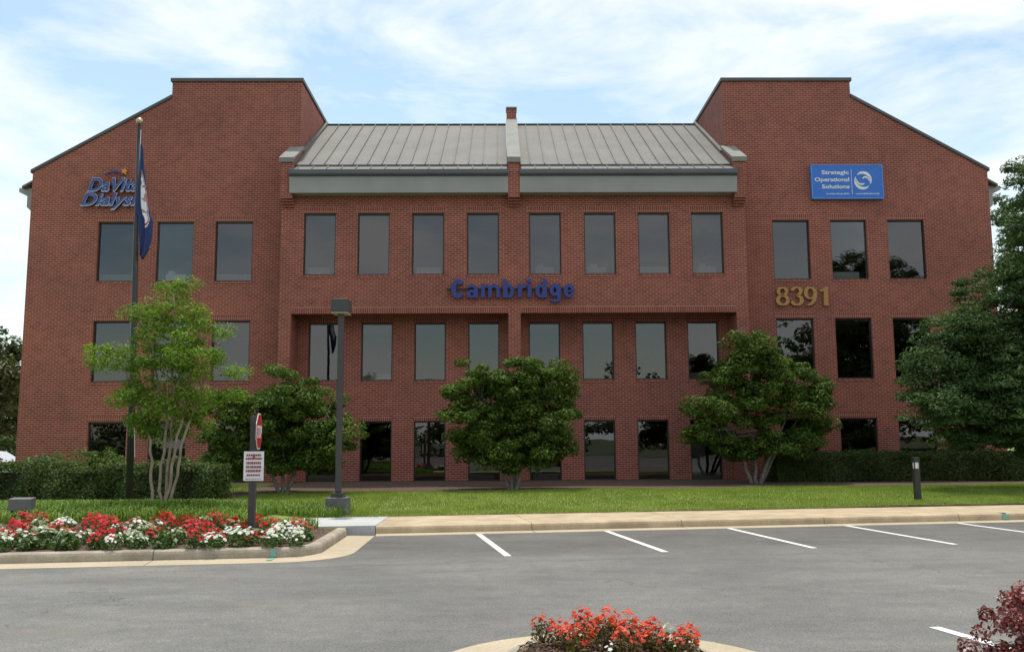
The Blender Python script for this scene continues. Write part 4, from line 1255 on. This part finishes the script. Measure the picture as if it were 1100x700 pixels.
r = np.random.default_rng(90)
n = 210000
x = r.uniform(-8.5, 19.5, n); lo = np.where(x > -3.1, walk_y(x) + .06, 19.5); hi = np.array([bed_front(v) for v in x]) + .1 * r.normal(size=n)
y = lo + (hi - lo) * r.uniform(0, 1, n) ** 1.15
P = np.stack([x, y, T(x, y) - .01], 1)
tag(blades('lawn_grass', P, .060, .0065, M['grass'], 91), 'mown green lawn between the pavement and the brick building', 'grass', None, 'stuff')
n = 38000
x = r.uniform(-16, -3.9, n); y = r.uniform(16.9, 21.6, n)
keep = ~((x > -5.28) & (y < 19.5) & (y > 17.40)) & ((x < -5.28) | (y > 19.5) | (y > 16.6 + (x + 5.3) * .3)); x, y = x[keep], y[keep]
P = np.stack([x, y, T(x, y) - .02], 1)
tag(blades('border_grass', P, .23, .010, M['grass_border'], 92, .9, 2), 'tufted light green border grass between flower bed and left hedge', 'grass', None, 'stuff')
n = 30000
x = r.uniform(-22, -8.0, n); y = r.uniform(21.5, 30, n); P = np.stack([x, y, T(x, y) - .02], 1)
g2 = blades('lawn_grass', P, .09, .01, M['grass'], 93); tag(g2, 'green lawn growing around the left hedge', 'grass', None, 'stuff')

# mulch chips and leaf litter at the edges of the beds
n = 9000
x = np.concatenate([r.uniform(-11, -3.6, n // 2), r.uniform(-.5, 1.1, n // 2)])
y = np.concatenate([r.uniform(14.0, 17.0, n // 2), r.uniform(5.8, 8.0, n // 2)])
ok = np.concatenate([(y[:n // 2] > isl_y(x[:n // 2]) + .25) & (y[:n // 2] > isl_y(x[:n // 2]) + .3 + np.maximum(0, x[:n // 2] + 4.1)), np.hypot(x[n // 2:] - .33, np.maximum(0, y[n // 2:] - 7.12)) < .72])
x, y = x[ok], y[ok]
z = np.where(y > 10, T(x, y) + .012, .135 + .05 * np.exp(-(((x - .33) / .5) ** 2)))
P = np.stack([x, y, z + r.uniform(0, .015, len(x))], 1)
V, F = leaf_quads(P, unit(np.array([0, 0, 1.0]) + r.normal(size=P.shape) * .45), .05, .3, r)
M['chip'] = leaf_mat('mulch_chip', (.05, .028, .018), (.12, .072, .046), (.22, .15, .105), .9, 0.0, .1)
tag(raw_mesh('mulch_chips', V, F, M['chip']), 'loose brown mulch chips strewn over the flower beds', 'mulch', None, 'stuff')

# near island in the road: kerb, gutter ring and mulch
ip = [(-.50, 1.0)] + [(-.50, y) for y in (3, 5, 6.5)] + [(.33 - .83 * math.cos(a), 7.12 + .83 * math.sin(a)) for a in np.linspace(.1, PI - .1, 18)] + [(1.16, 6.5), (1.16, 5), (1.16, 3), (1.16, 1.0)]
k = MB(); sweep(k, [(a, b) for a, b in reversed(ip)], [(0, -.05), (0.005, .09), (0.03, .125), (0.11, .13), (0.13, .10), (0.13, -.05)], (2.3, 3.0), .008)
struct(k.build('island_kerb', M['kerb_grey']))
gr = MB(); sweep(gr, [(a, b) for a, b in reversed(ip)], [(-.62, -.03), (-.62, .005), (-.015, .014), (-.015, -.03)], (2.3, 3.0), .008)
struct(gr.build('island_gutter', M['gutter_tan']))
ms = MB(); ring = [(.33 - .72 * math.cos(a), 7.12 + .72 * math.sin(a)) for a in np.linspace(0, PI, 20)]
outer = [(-.38, 1.0)] + ring + [(1.04, 1.0)]
nv_ = len(outer); ms.v = [(a, b, .10) for a, b in outer] + [(.33 + (a - .33) * .5, b if b < 2 else 7.12 + (b - 7.12) * .5 - .1, .17) for a, b in outer]
ms.f = [(i, i + 1, i + 1 + nv_, i + nv_) for i in range(nv_ - 1)] + [tuple(range(nv_, 2 * nv_))]; ms.mi = [0] * len(ms.f)
struct(ms.build('island_mulch', M['mulch'], recalc=True))

# flowering bedding plants: a few prototypes, then copies
def blossom_quads(P, Nn, size, r):
    """five-petalled discs: each petal a kite"""
    n = len(P)
    t = r.normal(size=(n, 3)); t = unit(t - (t * Nn).sum(1, keepdims=True) * Nn); b = np.cross(Nn, t)
    s = size * r.uniform(.75, 1.2, (n, 1))
    V = np.empty((n, 5, 4, 3))
    for k in range(5):
        a = 2 * PI * k / 5
        d_ = t * math.cos(a) + b * math.sin(a); e = np.cross(Nn, d_)
        V[:, k, 0] = P; V[:, k, 1] = P + (d_ * .32 + e * .24) * s + Nn * s * .05
        V[:, k, 2] = P + d_ * .55 * s - Nn * s * .02; V[:, k, 3] = P + (d_ * .32 - e * .24) * s + Nn * s * .05
    return V.reshape(-1, 3), np.arange(n * 20).reshape(-1, 4)

def bedding(label, seed, leafm, petalm, n_leaf, n_fl, rad, h, leaf, bl, group):
    S = thing('flowering_plant' if n_fl else 'bedding_plant', label, 'flower' if n_fl else 'plant', (0, 0, 0), 0, group)
    r = np.random.default_rng(seed)
    d = unit(r.normal(size=(n_leaf, 3))); d[:, 2] = np.abs(d[:, 2])
    q = r.uniform(.35, 1, (n_leaf, 1)) ** .6
    P = d * q * np.array([rad, rad, h * .85]) + np.array([0, 0, .03])
    V, F = leaf_quads(P, unit(d * .5 + np.array([0, 0, .7]) + r.normal(size=P.shape) * .5), leaf, .5, r)
    raw_mesh('foliage', V, F, leafm, S)
    m = MB()
    for k in range(5):
        a = k * 1.257 + seed; m.tube([(0, 0, -.02), (.35 * rad * math.cos(a), .35 * rad * math.sin(a), h * .4), (.6 * rad * math.cos(a), .6 * rad * math.sin(a), h * .85)], [.009, .006, .003], 5)
    m.build('stems', leafm, S)
    if n_fl:
        d = unit(r.normal(size=(n_fl, 3))); d[:, 2] = np.abs(d[:, 2]) + .42; d = unit(d)
        P = d * np.array([rad, rad, h]) * r.uniform(.9, 1.08, (n_fl, 1)) + np.array([0, 0, .05])
        V, F = blossom_quads(P, unit(d * .6 + np.array([0, -.35, .55]) + r.normal(size=P.shape) * .3), bl, r)
        raw_mesh('blossoms', V, F, petalm, S)
    return S

LR = 'bushy red flowering plant in the kerbside bed'
LW = 'bushy white flowering plant in the kerbside bed'
LG = 'low green bedding plant without blossoms in the kerbside bed'
protos = {'R': [bedding(LR, 100 + i, M['leaf_bed'], M['petal_red'], 140, 26, .20, .25, .075, .066, 'red flowers in the kerbside bed') for i in range(3)],
          'W': [bedding(LW, 110 + i, M['leaf_bed'], M['petal_white'], 140, 27, .20, .23, .07, .064, 'white flowers in the kerbside bed') for i in range(3)],
          'g': [bedding(LG, 120 + i, M['leaf_bed'], None, 190, 0, .19, .22, .085, 0, 'leafy plants in the kerbside bed') for i in range(2)]}
used = set()
def put(kind, x, y, z, sc=1.0):
    lst = protos[kind]; i = random.randrange(len(lst))
    if (kind, i) not in used:
        used.add((kind, i)); o = lst[i]
    else:
        o = copy_tree(lst[i])
    o.location = (x, y, z); o.rotation_euler = (0, 0, random.uniform(0, 6.28)); o.scale = (sc, sc, sc * random.uniform(.85, 1.15))
    return o
rows = [(16.8, 'RRwRRRwRRRRwRRRRRwRRRR'), (16.35, 'RRWRRWRRRRWWRRRRRRWRWR'), (15.9, 'RWRRWWRRRWRRRRWWRRRRWR'), (15.45, 'RWWRRWRRWWRWRRRWRRWWRW'), (15.0, 'gRWWRRWWRRWWRRWWRRWRWWR'), (14.65, 'WgWWRWgWWRRRWgWRWWRgWRWW'), (14.38, 'WgWgRWRgWWgRRgWgRRWgRWgW')]
for yy, pat in rows:
    x = -3.72 - max(0, yy - 14.9) * .22
    while x > -10.6:
        k = int((-3.8 - x) / .42) % len(pat)
        ch = pat[::-1][k].upper() if pat[::-1][k] != 'g' else 'g'
        if random.random() < .22: ch = random.choice('RWWg')
        xx = x + random.uniform(-.09, .09); y2 = yy + (isl_y(xx) - isl_y(-4)) + random.uniform(-.12, .12)
        put(ch, xx, y2, float(T(xx, y2)), random.uniform(.75, 1.15))
        x -= random.uniform(.33, .42)
LC = 'coral red flowering plant with bronze leaves on the small road island'
LI = 'small white flowering plant among the coral flowers on the road island'
protos['C'] = [bedding(LC, 130 + i, M['leaf_bronze'], M['petal_coral'], 120, 42, .115, .20, .045, .038, 'coral flowers on the road island') for i in range(3)]
protos['I'] = [bedding(LI, 140 + i, M['leaf_bed'], M['petal_white'], 60, 9, .075, .12, .045, .045, 'white flowers on the road island') for i in range(2)]
for kd, x, y, sc in [('C', -.16, 7.56, .95), ('C', .17, 7.55, 1.15), ('C', .37, 7.55, 1.05), ('C', .52, 7.50, 1.05), ('C', .70, 7.36, .95), ('C', .04, 7.20, 1.0), ('C', .30, 7.22, 1.05), ('C', .66, 7.08, 1.0), ('C', .93, 7.10, .8), 
                     ('C', .10, 7.0, 1), ('C', .45, 6.98, 1.05), ('C', .85, 6.92, 1), ('C', -.02, 7.42, .8), ('C', .60, 7.25, .9), ('I', .58, 7.50, 1), ('I', .10, 7.38, .9), ('I', .80, 7.22, 1), ('I', .82, 7.10, .8), ('I', .33, 6.98, .7)]:
    put(kd, x, y, .14, sc)
for kk, lst in protos.items():
    for i, o in enumerate(lst):
        if (kk, i) not in used:
            for ch in list(o.children): bpy.data.objects.remove(ch)
            bpy.data.objects.remove(o)

# ------------------------------------------------------------------ parked car at the far left
M['car_paint'] = plain('silver_white_car_paint', (.62, .64, .66), .25)
M['car_glass'] = plain('dark_car_glass', (.015, .017, .02), .08)
M['tyre'] = plain('black_tyre', (.02, .02, .02), .8)
M['rim'] = plain('alloy_rim', (.45, .45, .46), .3, .8)
S = thing('parked_car', 'silver white parked car half hidden behind the hedge at the left edge', 'car', (-23.25, 40.0, .0))
body = [(-2.2, .30), (2.2, .30), (2.28, .55), (2.22, .92), (2.12, .98), (1.60, 1.04), (-1.25, 1.03), (-2.0, .92), (-2.25, .75), (-2.28, .5)]
roof = [(-1.30, 1.0), (1.75, 1.0), (1.55, 1.06), (.95, 1.40), (.4, 1.46), (-.3, 1.44), (-.75, 1.30)]
m = MB(); m.prism(body, 'y', -.86, .86); m.build('body', M['car_paint'], S, bevel=.09)
m = MB(); m.prism(roof, 'y', -.70, .70); m.build('cabin', M['car_paint'], S, bevel=.07)
m = MB(); m.prism([(-1.10, 1.06), (.30, 1.06), (.30, 1.38), (-.25, 1.37), (-.68, 1.25)], 'y', -.716, -.70); m.prism([(.38, 1.06), (1.50, 1.08), (.92, 1.33), (.38, 1.38)], 'y', -.716, -.70); m.build('side_window', M['car_glass'], S)
m = MB(); m.tube([(-1.15, -.72, 1.05), (-.72, -.72, 1.28), (-.28, -.72, 1.405), (.4, -.72, 1.42), (.95, -.72, 1.36), (1.58, -.72, 1.07)], .022, 6); m.build('window_trim', M['tyre'], S)
for sx in (-1.4, 1.4):
    for sy in (-1, 1):
        m = MB(); m.tube([(sx, sy * .70, .02), (sx, sy * .89, .02)], .32, 24); wh = m.build('wheel', M['tyre'], S)
        m = MB(); m.tube([(sx, sy * .88, .02), (sx, sy * .90, .02)], .20, 16); m.build('rim', M['rim'], wh)
for sy in (-.6, .6):
    m = MB(); m.box(2.2, 2.285, sy - .16, sy + .16, .70, .86); m.build('tail_light', M['red_sign'], S)

# trees across the road behind the photographer: the windows mirror them
r = np.random.default_rng(200)
lob = []
for x in np.arange(-60, 75, 5.5):
    hgt = np.interp(x, [-60, -25, -5, 8, 18, 30, 50, 75], [7, 6.5, 7.0, 8.5, 7.5, 17, 19, 16]) * r.uniform(.85, 1.15)
    for k in range(3):
        lob.append((x + r.uniform(-1.5, 1.5), -34 + r.uniform(-2, 2), hgt * (.25 + .28 * k), 3.4 * (1 - .2 * k), 2.6, hgt * .24))
o, _ = crown_mesh('far_wood', lob, .12, 1.3, .55, M['leaf_hedge'], None, 201, 60)
tag(o, 'dark line of trees across the road mirrored in the windows', 'trees', None, 'stuff')
